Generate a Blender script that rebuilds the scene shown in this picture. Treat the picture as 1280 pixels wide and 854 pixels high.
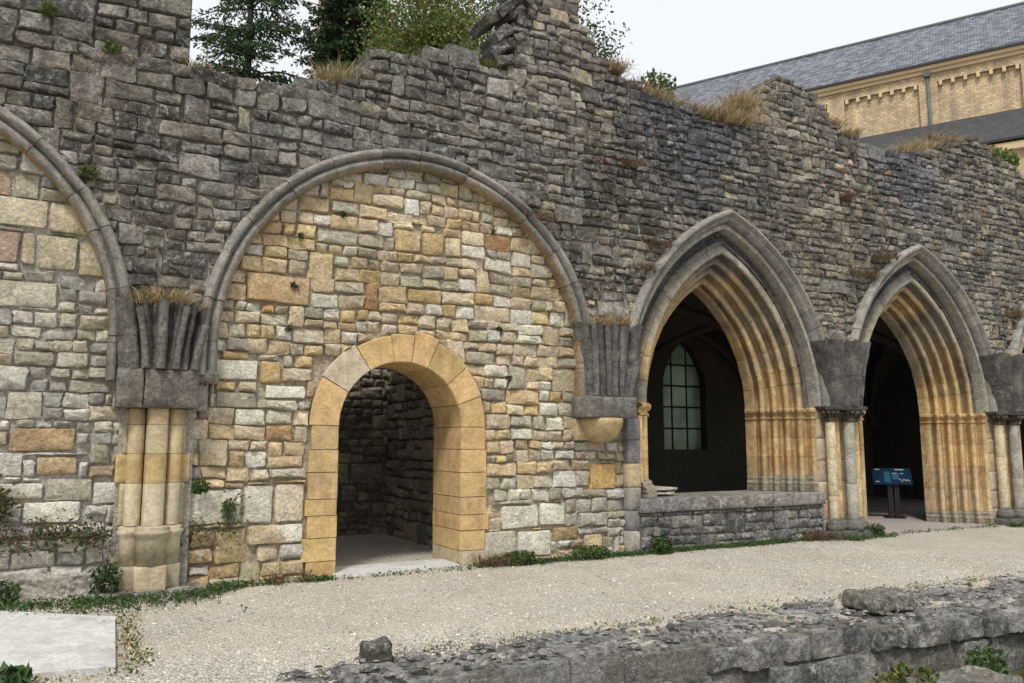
import bpy, math, random
from mathutils import Vector, noise
from mathutils.geometry import tessellate_polygon

# ---------------------------------------------------------------- clear
for o in list(bpy.data.objects): bpy.data.objects.remove(o)
SC = bpy.context.scene
COL = SC.collection
R = random.Random(7)
PI = math.pi

# ---------------------------------------------------------------- camera
PHI, PITCH, DIST, EYE = 61.538, 7.3506, 9.8817, 1.6
cam_d = bpy.data.cameras.new('camera'); cam = bpy.data.objects.new('camera', cam_d); COL.objects.link(cam)
cam_d.sensor_width = 36; cam_d.lens = 28.125; cam_d.clip_start = .05; cam_d.clip_end = 3000
cam.location = (0, -DIST, EYE)
cam.rotation_euler = (math.radians(90 + PITCH), 0, math.radians(PHI - 90))
SC.camera = cam

# ---------------------------------------------------------------- sky, sun, exposure (bright overcast)
SUN_EL, SUN_AZ = math.radians(56), math.radians(232)     # azimuth measured from +X towards +Y: behind the camera, to its left
w = bpy.data.worlds.new('World'); SC.world = w; w.use_nodes = True
nt = w.node_tree; nt.nodes.clear()
sky = nt.nodes.new('ShaderNodeTexSky'); sky.sky_type = 'NISHITA'; sky.sun_disc = False
sky.sun_elevation = SUN_EL; sky.sun_rotation = math.radians(90) - SUN_AZ; sky.air_density = 1.5; sky.dust_density = 6; sky.ozone_density = 1
b1 = nt.nodes.new('ShaderNodeBackground'); b1.inputs[1].default_value = .08; nt.links.new(sky.outputs[0], b1.inputs[0])
b2 = nt.nodes.new('ShaderNodeBackground'); b2.inputs[0].default_value = (.96, .98, 1.0, 1); b2.inputs[1].default_value = .57
mx = nt.nodes.new('ShaderNodeMixShader'); mx.inputs[0].default_value = .86
nt.links.new(b1.outputs[0], mx.inputs[1]); nt.links.new(b2.outputs[0], mx.inputs[2])
out = nt.nodes.new('ShaderNodeOutputWorld'); nt.links.new(mx.outputs[0], out.inputs[0])
sl = bpy.data.lights.new('sun', 'SUN'); sl.energy = 1.5; sl.angle = math.radians(10); sl.color = (1, .95, .87)
sun = bpy.data.objects.new('sun', sl); COL.objects.link(sun)
sd = Vector((math.cos(SUN_EL)*math.cos(SUN_AZ), math.cos(SUN_EL)*math.sin(SUN_AZ), math.sin(SUN_EL)))
sun.rotation_euler = (-sd).to_track_quat('-Z', 'Y').to_euler()
sun.location = (0, -20, 30)
SC.view_settings.view_transform = 'Standard'; SC.view_settings.look = 'None'
SC.view_settings.exposure = .92; SC.view_settings.gamma = 1; SC.view_settings.use_curve_mapping = False

# ---------------------------------------------------------------- materials
def nmat(name):
    m = bpy.data.materials.new(name); m.use_nodes = True
    return m, m.node_tree, m.node_tree.nodes, m.node_tree.links, m.node_tree.nodes['Principled BSDF']
def N(nt, t, **kw):
    n = nt.nodes.new(t)
    for k, v in kw.items():
        if isinstance(k, str) and hasattr(n, k): setattr(n, k, v)
    return n
def noise_tex(nt, vec, scale, detail=6, rough=.6, dist=0):
    n = nt.nodes.new('ShaderNodeTexNoise'); n.inputs['Scale'].default_value = scale; n.inputs['Detail'].default_value = detail
    n.inputs['Roughness'].default_value = rough; n.inputs['Distortion'].default_value = dist
    nt.links.new(vec, n.inputs['Vector']); return n.outputs['Fac']
def ramp(nt, fac, a, b, ca=(0,0,0,1), cb=(1,1,1,1)):
    n = nt.nodes.new('ShaderNodeValToRGB'); n.color_ramp.elements[0].position = a; n.color_ramp.elements[1].position = b
    n.color_ramp.elements[0].color = ca; n.color_ramp.elements[1].color = cb
    nt.links.new(fac, n.inputs[0]); return n.outputs[0]
def mix(nt, a, b, fac, mode='MIX'):
    n = nt.nodes.new('ShaderNodeMix'); n.data_type = 'RGBA'; n.blend_type = mode
    for sock, v in ((n.inputs[0], fac), (n.inputs[6], a), (n.inputs[7], b)):
        if isinstance(v, (int, float)): sock.default_value = v
        elif isinstance(v, tuple): sock.default_value = v
        else: nt.links.new(v, sock)
    return n.outputs[2]
def mul(nt, a, k):
    n = nt.nodes.new('ShaderNodeMath'); n.operation = 'MULTIPLY'; nt.links.new(a, n.inputs[0])
    if isinstance(k, (int, float)): n.inputs[1].default_value = k
    else: nt.links.new(k, n.inputs[1])
    return n.outputs[0]
def add(nt, a, b):
    n = nt.nodes.new('ShaderNodeMath'); n.operation = 'ADD'; nt.links.new(a, n.inputs[0]); nt.links.new(b, n.inputs[1]); return n.outputs[0]

def stone_material(name, pale=.5, crust=.4, bump=.6, tone=(.55, 1.35), pale_col=(.42, .41, .38, 1), crust_col=(.022, .022, .024, 1), moss=0., sc=1., attr=True, base=None, streak=0., grain=.8):
    m, nt, nd, lk, bs = nmat(name)
    geo = nd.new('ShaderNodeNewGeometry'); P = geo.outputs['Position']
    if attr:
        at = nd.new('ShaderNodeAttribute'); at.attribute_name = 'Col'; c = at.outputs['Color']
    else: c = base
    fine = noise_tex(nt, P, 26*sc, 8, .7); mid = noise_tex(nt, P, 7*sc, 6, .65)
    c = mix(nt, c, ramp(nt, mid, .3, .7, (tone[0],)*3+(1,), (tone[1],)*3+(1,)), 1., 'MULTIPLY')
    c = mix(nt, c, ramp(nt, fine, .34, .66, (.5,.49,.48,1), (1.5,1.49,1.46,1)), grain, 'MULTIPLY')
    spk = noise_tex(nt, P, 70*sc, 3, .6)
    c = mix(nt, c, ramp(nt, spk, .36, .64, (.62,.62,.62,1), (1.38,1.38,1.36,1)), grain*.7, 'MULTIPLY')
    big = noise_tex(nt, P, 1.3*sc, 4, .6)
    # black crust blotches
    cr = mul(nt, ramp(nt, add(nt, mul(nt, noise_tex(nt, P, 5*sc, 7, .7, .4), .65), mul(nt, big, .5)), .56, .72), crust)
    c = mix(nt, c, crust_col, cr)
    # pale lichen speckle
    pl = mul(nt, ramp(nt, noise_tex(nt, P, 17*sc, 7, .8, .3), .515, .585), mul(nt, ramp(nt, noise_tex(nt, P, 2.3*sc, 5, .6), .38, .62), pale))
    c = mix(nt, c, pale_col, pl)
    if name == 'fallen_rock':
        c = mix(nt, c, (.60,.60,.58,1), mul(nt, ramp(nt, add(nt, mul(nt, noise_tex(nt, P, 8, 8, .75, .5), .7), mul(nt, big, .3)), .545, .61), .8))
    if moss:
        mo = mul(nt, ramp(nt, noise_tex(nt, P, 3.1*sc, 6, .65), .58, .7), moss); c = mix(nt, c, (.075, .07, .018, 1), mo)
    if streak:
        mp = nd.new('ShaderNodeMapping'); mp.inputs['Scale'].default_value = (5, 5, .5); lk.new(P, mp.inputs[0])
        st = mul(nt, ramp(nt, noise_tex(nt, mp.outputs[0], 1.5, 4, .6), .5, .68), streak); c = mix(nt, c, (.03,.028,.026,1), st)
    lk.new(c, bs.inputs['Base Color']); bs.inputs['Roughness'].default_value = .93
    bs.inputs['Specular IOR Level'].default_value = .2
    vor = nd.new('ShaderNodeTexVoronoi'); vor.inputs['Scale'].default_value = 22*sc; lk.new(P, vor.inputs['Vector'])
    h = add(nt, add(nt, add(nt, mul(nt, noise_tex(nt, P, 10*sc, 10, .74), 1.1), mul(nt, fine, .6)), mul(nt, spk, .22)), mul(nt, vor.outputs['Distance'], .2))
    bp = nd.new('ShaderNodeBump'); bp.inputs['Strength'].default_value = bump; bp.inputs['Distance'].default_value = .06
    lk.new(h, bp.inputs['Height']); lk.new(bp.outputs[0], bs.inputs['Normal'])
    return m
M = {}
M['dark_stone'] = stone_material('dark_weathered_stone', pale=.9, crust=.6, bump=.95, pale_col=(.5,.5,.48,1), moss=.1, streak=.3)
M['light_stone'] = stone_material('pale_limestone', pale=.6, crust=.3, bump=.8, tone=(.75,1.2), pale_col=(.7,.68,.63,1), crust_col=(.13,.11,.08,1), grain=.65)
M['gold_stone'] = stone_material('ochre_ashlar', pale=.3, crust=.42, bump=.34, tone=(.72,1.14), pale_col=(.55,.49,.38,1), crust_col=(.22,.155,.08,1), grain=.35, streak=.12)
M['mould_stone'] = stone_material('moulded_stone', pale=.35, crust=.35, bump=.32, tone=(.72,1.2), pale_col=(.45,.43,.38,1), streak=.18, grain=.55)
M['black_stone'] = stone_material('sooty_stone', pale=.5, crust=.35, bump=.5, pale_col=(.27,.27,.26,1), streak=.4)
M['mortar'] = stone_material('mortar', pale=.4, crust=.3, bump=.8, tone=(.75,1.2))
M['rock'] = stone_material('fallen_rock', pale=.95, crust=.6, bump=1., pale_col=(.5,.5,.49,1), moss=.35)

def leaf_material(name, trans=.25):
    m, nt, nd, lk, bs = nmat(name)
    at = nd.new('ShaderNodeAttribute'); at.attribute_name = 'Col'
    lk.new(at.outputs['Color'], bs.inputs['Base Color']); bs.inputs['Roughness'].default_value = .6
    bs.inputs['Specular IOR Level'].default_value = .25
    tr = nd.new('ShaderNodeBsdfTranslucent'); lk.new(at.outputs['Color'], tr.inputs[0])
    ms = nd.new('ShaderNodeMixShader'); ms.inputs[0].default_value = trans
    lk.new(bs.outputs[0], ms.inputs[1]); lk.new(tr.outputs[0], ms.inputs[2]); lk.new(ms.outputs[0], nd['Material Output'].inputs[0])
    return m
M['leaf'] = leaf_material('leaf'); M['dry'] = leaf_material('dry_grass', .2)

def bark_material():
    m, nt, nd, lk, bs = nmat('bark'); P = nd.new('ShaderNodeNewGeometry').outputs['Position']
    mp = nd.new('ShaderNodeMapping'); mp.inputs['Scale'].default_value = (6,6,1.2); lk.new(P, mp.inputs[0])
    c = ramp(nt, noise_tex(nt, mp.outputs[0], 3, 6), .3, .7, (.03,.024,.018,1), (.12,.095,.07,1)); lk.new(c, bs.inputs['Base Color'])
    bs.inputs['Roughness'].default_value = .9; return m
M['bark'] = bark_material()

def gravel_material():
    m, nt, nd, lk, bs = nmat('gravel'); P = nd.new('ShaderNodeNewGeometry').outputs['Position']
    v = nd.new('ShaderNodeTexVoronoi'); v.inputs['Scale'].default_value = 52; lk.new(P, v.inputs['Vector'])
    vr = ramp(nt, v.outputs['Color'], .05, .95, (.46,.435,.39,1), (.92,.89,.83,1))
    sand = ramp(nt, noise_tex(nt, P, .9, 5, .6), .42, .64)
    c = mix(nt, vr, (.76,.69,.58,1), mul(nt, sand, .55))
    earth = ramp(nt, noise_tex(nt, P, .8, 8, .7), .3, .7, (.88,.875,.86,1), (1.2,1.2,1.19,1)); c = mix(nt, c, earth, 1., 'MULTIPLY')
    c = mix(nt, c, ramp(nt, v.outputs['Distance'], .0, .45, (1.15,1.15,1.15,1), (.6,.58,.56,1)), 1., 'MULTIPLY')
    # earth and grass beyond the path: the excavated strip
    sep = nd.new('ShaderNodeSeparateXYZ'); lk.new(P, sep.inputs[0])
    low = nd.new('ShaderNodeMapRange'); low.inputs[1].default_value = -.12; low.inputs[2].default_value = -.3; lk.new(sep.outputs[2], low.inputs[0])
    g = ramp(nt, noise_tex(nt, P, 5, 8, .7), .3, .7, (.06,.055,.025,1), (.17,.145,.09,1))
    c = mix(nt, c, g, low.outputs[0])
    lk.new(c, bs.inputs['Base Color']); bs.inputs['Roughness'].default_value = .95; bs.inputs['Specular IOR Level'].default_value = .15
    bp = nd.new('ShaderNodeBump'); bp.inputs['Strength'].default_value = .8; bp.inputs['Distance'].default_value = .03; bp.invert = True
    lk.new(add(nt, v.outputs['Distance'], mul(nt, noise_tex(nt, P, 60, 4), -.3)), bp.inputs['Height']); lk.new(bp.outputs[0], bs.inputs['Normal'])
    return m
M['gravel'] = gravel_material()
def plain(name, base, var=.2, scale=8, rough=.85, bump=.2, metal=0., spec=.3):
    m, nt, nd, lk, bs = nmat(name); P = nd.new('ShaderNodeNewGeometry').outputs['Position']
    n = noise_tex(nt, P, scale, 8, .65)
    n2 = noise_tex(nt, P, scale*.15, 4, .6)
    c = mix(nt, base+(1,), ramp(nt, add(nt, mul(nt, n, .6), mul(nt, n2, .4)), .3, .7, (1-var,)*3+(1,), (1+var,)*3+(1,)), 1., 'MULTIPLY')
    lk.new(c, bs.inputs['Base Color']); bs.inputs['Roughness'].default_value = rough; bs.inputs['Metallic'].default_value = metal
    bs.inputs['Specular IOR Level'].default_value = spec
    bp = nd.new('ShaderNodeBump'); bp.inputs['Strength'].default_value = bump; bp.inputs['Distance'].default_value = .02
    lk.new(n, bp.inputs['Height']); lk.new(bp.outputs[0], bs.inputs['Normal']); return m
M['concrete'] = stone_material('concrete', pale=.25, crust=.6, bump=.3, tone=(.8,1.08), attr=False, base=(.56,.56,.555,1), crust_col=(.30,.285,.26,1), pale_col=(.66,.66,.65,1), grain=.35)
M['pavement'] = plain('stone_pavement', (.33,.29,.28), .2, 5, .8, .2)
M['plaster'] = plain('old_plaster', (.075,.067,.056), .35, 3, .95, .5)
M['iron'] = plain('dark_iron', (.03,.03,.032), .2, 20, .6, .1, .6)
M['zinc'] = plain('zinc_pipe', (.10,.125,.12), .3, 3, .6, .1, .3)
M['earth'] = plain('moss_and_earth', (.09,.065,.03), .5, 12, 1, .8)
def glass_material():
    m, nt, nd, lk, bs = nmat('old_window_glass'); P = nd.new('ShaderNodeNewGeometry').outputs['Position']
    n = ramp(nt, noise_tex(nt, P, 1.6, 4), .3, .7, (.15,.21,.15,1), (.34,.39,.32,1))
    tr = nd.new('ShaderNodeBsdfTranslucent'); lk.new(n, tr.inputs[0]); gl = nd.new('ShaderNodeBsdfGlossy'); gl.inputs['Roughness'].default_value = .2
    ms = nd.new('ShaderNodeMixShader'); ms.inputs[0].default_value = .06; lk.new(tr.outputs[0], ms.inputs[1]); lk.new(gl.outputs[0], ms.inputs[2])
    lk.new(ms.outputs[0], nd['Material Output'].inputs[0]); return m
M['glass'] = glass_material()
def brick_material(name, c1, c2, mor, rw, rh, rough=.9, bump=.5, msize=.012, vec='uv'):
    m, nt, nd, lk, bs = nmat(name); uv = nd.new('ShaderNodeUVMap').outputs[0]
    b = nd.new('ShaderNodeTexBrick'); lk.new(uv, b.inputs['Vector']); b.inputs['Scale'].default_value = 1
    b.inputs['Brick Width'].default_value = rw; b.inputs['Row Height'].default_value = rh; b.inputs['Mortar Size'].default_value = msize
    b.inputs['Color1'].default_value = c1; b.inputs['Color2'].default_value = c2; b.inputs['Mortar'].default_value = mor; b.inputs['Bias'].default_value = 0
    P = nd.new('ShaderNodeNewGeometry').outputs['Position']
    mp = nd.new('ShaderNodeMapping'); mp.inputs['Scale'].default_value = (1.5,1.5,.35); lk.new(P, mp.inputs[0])
    c = mix(nt, b.outputs['Color'], ramp(nt, noise_tex(nt, mp.outputs[0], 1.4, 6, .7), .3, .7, (.6,.6,.62,1), (1.25,1.25,1.22,1)), 1., 'MULTIPLY')
    lk.new(c, bs.inputs['Base Color']); bs.inputs['Roughness'].default_value = rough
    bp = nd.new('ShaderNodeBump'); bp.inputs['Strength'].default_value = bump; bp.inputs['Distance'].default_value = .03; bp.invert = True
    lk.new(b.outputs['Fac'], bp.inputs['Height']); lk.new(bp.outputs[0], bs.inputs['Normal']); return m
M['slate'] = brick_material('slate_roof', (.065,.077,.11,1), (.235,.255,.31,1), (.02,.02,.024,1), .32, .2, .55, .9, .02)
M['dark_slate'] = brick_material('dark_slate_roof', (.035,.038,.045,1), (.06,.062,.07,1), (.015,.015,.018,1), .32, .2, .7, .6, .02)
M['church_brick'] = brick_material('ochre_church_stone', (.42,.32,.20,1), (.62,.49,.32,1), (.40,.31,.20,1), .30, .13, .9, .9, .02)
M['church_trim'] = plain('church_trim_stone', (.54,.42,.265), .15, 4, .9, .2)

# ---------------------------------------------------------------- mesh helpers
WLOC = {}
def mk(name, V, F, mat, parent=None, cols=None, smooth=True, origin=None, uvs=None, **props):
    if origin is None:
        n = len(V); origin = (sum(v[0] for v in V)/n, sum(v[1] for v in V)/n, sum(v[2] for v in V)/n)
    ox, oy, oz = origin
    me = bpy.data.meshes.new(name)
    me.from_pydata([(v[0]-ox, v[1]-oy, v[2]-oz) for v in V], [], F)
    if smooth: me.polygons.foreach_set('use_smooth', [True]*len(me.polygons))
    if smooth and name in ('stone', 'stones', 'coping_stone'): me.set_sharp_from_angle(angle=math.radians(34))
    if cols is not None:
        at = me.color_attributes.new('Col', 'FLOAT_COLOR', 'POINT')
        if isinstance(cols, tuple): flat = list(cols[:3])+[1.]; flat = flat*len(V)
        else:
            flat = []
            for c in cols: flat += [c[0], c[1], c[2], 1.]
        at.data.foreach_set('color', flat)
    if uvs is not None:
        ul = me.uv_layers.new(name='UVMap'); li = [0]*len(me.loops); me.loops.foreach_get('vertex_index', li)
        fl = []
        for i in li: fl += uvs[i]
        ul.data.foreach_set('uv', fl)
    me.materials.append(M[mat] if isinstance(mat, str) else mat)
    o = bpy.data.objects.new(name, me); COL.objects.link(o)
    if parent is not None:
        p = WLOC[parent.name]; o.parent = parent; o.location = (ox-p[0], oy-p[1], oz-p[2])
    else: o.location = origin
    WLOC[o.name] = origin
    for k, v in props.items():
        if v is not None: o[k] = v
    return o
def thing(name, label, category, loc, group=None, kind=None):
    o = bpy.data.objects.new(name, None); COL.objects.link(o); o.location = loc; o.empty_display_size = .2
    WLOC[o.name] = tuple(loc); o['label'] = label; o['category'] = category
    if group: o['group'] = group
    if kind: o['kind'] = kind
    return o
def sharp(o, deg=35):
    o.data.set_sharp_from_angle(angle=math.radians(deg)); return o

class MB:
    def __init__(s): s.V = []; s.F = []; s.C = []; s.UV = []
    def add(s, V, F, c=None):
        b = len(s.V); s.V += V; s.F += [tuple(i+b for i in f) for f in F]
        if c is not None:
            if isinstance(c, list): s.C += c
            else: s.C += [c]*len(V)
    def box(s, x0, x1, y0, y1, z0, z1, c=None):
        s.add([(x0,y0,z0),(x1,y0,z0),(x1,y1,z0),(x0,y1,z0),(x0,y0,z1),(x1,y0,z1),(x1,y1,z1),(x0,y1,z1)],
              [(0,3,2,1),(4,5,6,7),(0,1,5,4),(1,2,6,5),(2,3,7,6),(3,0,4,7)], c)
    def build(s, name, mat, parent=None, smooth=True, **kw):
        return mk(name, s.V, s.F, mat, parent, s.C if s.C else None, smooth, **kw)

def loft(rings, closed=True, cap=True):
    V = []; F = []; n = len(rings[0])
    for r in rings: V += r
    for k in range(len(rings)-1):
        for i in range(n if closed else n-1):
            j = (i+1) % n; F.append((k*n+i, k*n+j, (k+1)*n+j, (k+1)*n+i))
    if cap and closed:
        F.append(tuple(range(n-1, -1, -1))); F.append(tuple((len(rings)-1)*n+i for i in range(n)))
    return V, F
def tube(path, rad, n=8, cap=True):
    rings = []; L = len(path); up0 = Vector((0,0,1))
    for k, p in enumerate(path):
        p = Vector(p); a = Vector(path[max(0,k-1)]); b = Vector(path[min(L-1,k+1)]); t = (b-a)
        t = t.normalized() if t.length > 1e-9 else Vector((0,0,1))
        u = Vector((1,0,0)) if abs(t.z) > .9 else up0
        e1 = t.cross(u).normalized(); e2 = t.cross(e1)
        r = rad[k] if isinstance(rad, (list, tuple)) else rad
        rings.append([tuple(p + e1*(r*math.cos(2*PI*i/n)) + e2*(r*math.sin(2*PI*i/n))) for i in range(n)])
    return loft(rings, True, cap)
def lathe(cx, cy, prof, n=16, a0=0., a1=2*PI, cap=True):
    rings = [[(cx + r*math.cos(a0+(a1-a0)*i/n), cy + r*math.sin(a0+(a1-a0)*i/n), z) for i in range(n)] for r, z in prof]
    return loft(rings, True, cap)
def nz(x, y=0., z=0.): return noise.noise(Vector((x, y, z)))
def lerp(a, b, t): return tuple(a[i]+(b[i]-a[i])*t for i in range(3))
def jit(c, s, rng=R):
    k = 1+rng.uniform(-s, s); return (max(.005,c[0]*k*(1+rng.uniform(-.04,.04))), max(.005,c[1]*k), max(.005,c[2]*k*(1+rng.uniform(-.06,.06))))
def smooth01(a, b, x):
    t = max(0., min(1., (x-a)/(b-a))); return t*t*(3-2*t)

# ---- 2D polygons in the wall plane (x, z)
def clip(poly, nx, nz_, d):            # keep nx*x + nz*z <= d
    out = []; n = len(poly)
    for i in range(n):
        a = poly[i]; b = poly[(i+1) % n]; da = a[0]*nx+a[1]*nz_-d; db = b[0]*nx+b[1]*nz_-d
        if da <= 0: out.append(a)
        if (da < 0 < db) or (db < 0 < da):
            t = da/(da-db); out.append((a[0]+(b[0]-a[0])*t, a[1]+(b[1]-a[1])*t))
    return out
def area(p): return .5*sum(p[i][0]*p[(i+1)%len(p)][1]-p[(i+1)%len(p)][0]*p[i][1] for i in range(len(p)))
def cen(p): return (sum(q[0] for q in p)/len(p), sum(q[1] for q in p)/len(p))
def out_circle(poly, c, r):
    g = cen(poly); dx, dz = g[0]-c[0], g[1]-c[1]; L = math.hypot(dx, dz) or 1e-6
    if all(math.hypot(q[0]-c[0], q[1]-c[1]) >= r for q in poly): return poly
    if L < r*.97 and L < r-.02: return []
    return clip(poly, -dx/L, -dz/L, -(c[0]*dx/L+c[1]*dz/L+r))
def in_circle(poly, c, r):
    g = cen(poly); dx, dz = g[0]-c[0], g[1]-c[1]; L = math.hypot(dx, dz) or 1e-6
    if L > r+.05: return []
    if all(math.hypot(q[0]-c[0], q[1]-c[1]) <= r for q in poly): return poly
    return clip(poly, dx/L, dz/L, c[0]*dx/L+c[1]*dz/L+r)
def out_rect(poly, x0, x1, z0, z1):
    xs = [q[0] for q in poly]; zs = [q[1] for q in poly]
    if max(xs) <= x0 or min(xs) >= x1 or max(zs) <= z0 or min(zs) >= z1: return poly
    best = max((clip(poly, *h) for h in ((1,0,x0), (-1,0,-x1), (0,1,z0), (0,-1,-z1))), key=lambda q: abs(area(q)) if len(q) > 2 else 0)
    return best if len(best) > 2 and abs(area(best)) > .008 else []

def cells(x0, x1, z0, z1, hr, wr, rng, seed=0., wave=.03, single=.3, triple=.02):
    """irregular coursed rubble: list of quads"""
    out = []; z = z0; i = 0
    bound = lambda zz, k, x: zz + wave*nz(x*.7, k*3.7, seed) + wave*.5*nz(x*2.3, k*5.1, seed+9)
    while z < z1:
        h = rng.uniform(*hr); x = x0 - rng.uniform(0, .4)
        while x < x1:
            wd = rng.uniform(*wr); xa, xb = x, x+wd
            sk = rng.uniform(-.02, .02)
            B = lambda xx: bound(z, i, xx)
            T = lambda xx: bound(z+h, i+1, xx)
            def quad(u0, u1, v0, v1):
                p = []
                for (u, v) in ((u0,v0),(u1,v0),(u1,v1),(u0,v1)):
                    xx = xa+(xb-xa)*u; zb, zt = B(xx), T(xx)
                    p.append((xx+rng.uniform(-.022,.022), zb+(zt-zb)*v+rng.uniform(-.015,.015)))
                out.append(p)
            def row(u0, u1, v0, v1):
                ww = (u1-u0)*wd; hh = (v1-v0)*h; n = max(1, int(round(ww/(hh*rng.uniform(1.25, 2.3)))))
                cuts = [u0] + [u0+(u1-u0)*((k+1)/n+rng.uniform(-.16,.16)/n) for k in range(n-1)] + [u1]
                for k in range(n): quad(cuts[k], cuts[k+1], v0, v1)
            q = rng.random(); asp = wd/h
            if q < single and asp < 2.4: quad(0, 1, 0, 1)
            elif q < single+.15 and asp > 1.2:
                s = rng.uniform(.3,.5)
                if rng.random() < .5: quad(0, s, 0, 1); m = rng.uniform(.35,.65); row(s, 1, 0, m); row(s, 1, m, 1)
                else: quad(1-s, 1, 0, 1); m = rng.uniform(.35,.65); row(0, 1-s, 0, m); row(0, 1-s, m, 1)
            elif q < single+.15+triple:
                row(0, 1, 0, .36); row(0, 1, .36, .7); row(0, 1, .7, 1)
            else: m = rng.uniform(.38, .62); row(0, 1, 0, m); row(0, 1, m, 1)
            x = xb
        z += h; i += 1
    return out

def stone(poly, y0, depth, prot, rng, gap=.011, rough=.012, bev=.02, bulge=.012):
    """rock-faced block from an outline; outward is -y"""
    xs = [q[0] for q in poly]; zs = [q[1] for q in poly]; w_ = max(xs)-min(xs); h_ = max(zs)-min(zs); g = cen(poly)
    sx = max(.5, 1-2*gap/max(w_,.03)); sz = max(.5, 1-2*gap/max(h_,.03))
    poly = [(g[0]+(q[0]-g[0])*sx, g[1]+(q[1]-g[1])*sz) for q in poly]
    pts = []; n = len(poly)
    for i in range(n):
        a = poly[i]; b = poly[(i+1)%n]; L = math.hypot(b[0]-a[0], b[1]-a[1])
        if L < .004: continue
        k = min(.2, rng.uniform(.006,.034)/L) if rough > .009 else min(.2, rng.uniform(.004,.011)/L)
        ts = [k, 1-k] if L < .12 else ([k, rng.uniform(.4,.6), 1-k] if L < .3 else [k, rng.uniform(.25,.4), rng.uniform(.6,.75), 1-k])
        for j, t in enumerate(ts):
            r_ = rough*.8 if 0 < j < len(ts)-1 else rough*.3
            nxn, nzn = (b[1]-a[1])/L, -(b[0]-a[0])/L; o = rng.uniform(-r_, r_*.35)
            pts.append((a[0]+(b[0]-a[0])*t+nxn*o, a[1]+(b[1]-a[1])*t+nzn*o))
    m = len(pts)
    if m < 3: return None
    bx, bz = max(.3, 1-2*bev/max(w_,.05)), max(.3, 1-2*bev/max(h_,.05))
    tx, tz = rng.uniform(-1,1)*rough*2.2, rng.uniform(-1,1)*rough*1.6
    fy = lambda x, z: tx*(x-g[0])/max(w_,.05)*1.6 + tz*(z-g[1])/max(h_,.05)*1.6
    sd = rng.uniform(0, 99)
    lump = lambda x, z: (nz(x*7, z*9, sd)*1.3+nz(x*17, z*19, sd+3)*.7)*rough
    V = [(x, y0+depth, z) for x, z in pts]
    V += [(x, y0-prot*.2+fy(x,z)*.5+rng.uniform(-1,1)*rough*.3, z) for x, z in pts]
    c1 = [(g[0]+(x-g[0])*bx+rng.uniform(-.3,.3)*bev, g[1]+(z-g[1])*bz+rng.uniform(-.3,.3)*bev) for x, z in pts]
    V += [(x, y0-prot*.85+fy(x,z)+lump(x,z)*.6+rng.uniform(-1,1)*rough*.35, z) for x, z in c1]
    c2 = [(g[0]+(x-g[0])*bx*.62, g[1]+(z-g[1])*bz*.58) for x, z in pts]
    V += [(x, y0-prot-bulge+fy(x,z)+lump(x,z)+rng.uniform(-1,1)*rough*.25, z) for x, z in c2]
    F = []
    for k in range(3):
        for i in range(m):
            j = (i+1)%m; F.append((k*m+i, k*m+j, (k+1)*m+j, (k+1)*m+i))
    lo, hi = 0, m-1; b = 3*m                              # close the face with a ladder of strips
    while hi-lo > 2:
        F.append((b+lo, b+lo+1, b+hi-1, b+hi)); lo += 1; hi -= 1
    if hi-lo == 2: F.append((b+lo, b+lo+1, b+hi))
    return V, F

CAMP = Vector((0, -DIST, EYE))
class Masonry:
    """collects stones; the 300 that show largest become single parts, the rest one joined part"""
    def __init__(s): s.L = []
    def add(s, vf, col, mapf=None):
        if vf is None: return
        V, F = vf
        if mapf: V = [mapf(v) for v in V]
        a = Vector(V[0]); xs = [v[0] for v in V]; ys = [v[1] for v in V]; zs = [v[2] for v in V]
        sz = max(max(xs)-min(xs), max(ys)-min(ys))*(max(zs)-min(zs))/((a-CAMP).length_squared)
        if a.x < -1.15 or a.x > 18.7: sz *= .01              # beyond what the picture shows
        s.L.append((sz, V, F, col))
    def build(s, parent, mat, limit=295, name='stone', rest='stones'):
        s.L.sort(key=lambda t: -t[0])
        for sz, V, F, c in s.L[:limit]: mk(name, V, F, mat, parent, c)
        if len(s.L) > limit:
            mb = MB()
            for sz, V, F, c in s.L[limit:]: mb.add(V, F, c)
            mb.build(rest, mat, parent, kind='stuff')
def prism(poly, y0, y1):
    """extrude an (x,z) outline between two depths"""
    n = len(poly); tris = tessellate_polygon([[Vector((p[0], p[1], 0)) for p in poly]])
    V = [(p[0], y0, p[1]) for p in poly]+[(p[0], y1, p[1]) for p in poly]
    ccw = area(poly) > 0; F = []
    for t in tris:
        a, b, c = t; ar = area([poly[a], poly[b], poly[c]])
        if ar < 0: a, c = c, a
        F.append((a, b, c)); F.append((c+n, b+n, a+n))
    for i in range(n):
        j = (i+1)%n; F.append((j, i, i+n, j+n) if ccw else (i, j, j+n, i+n))
    return V, F

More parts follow.
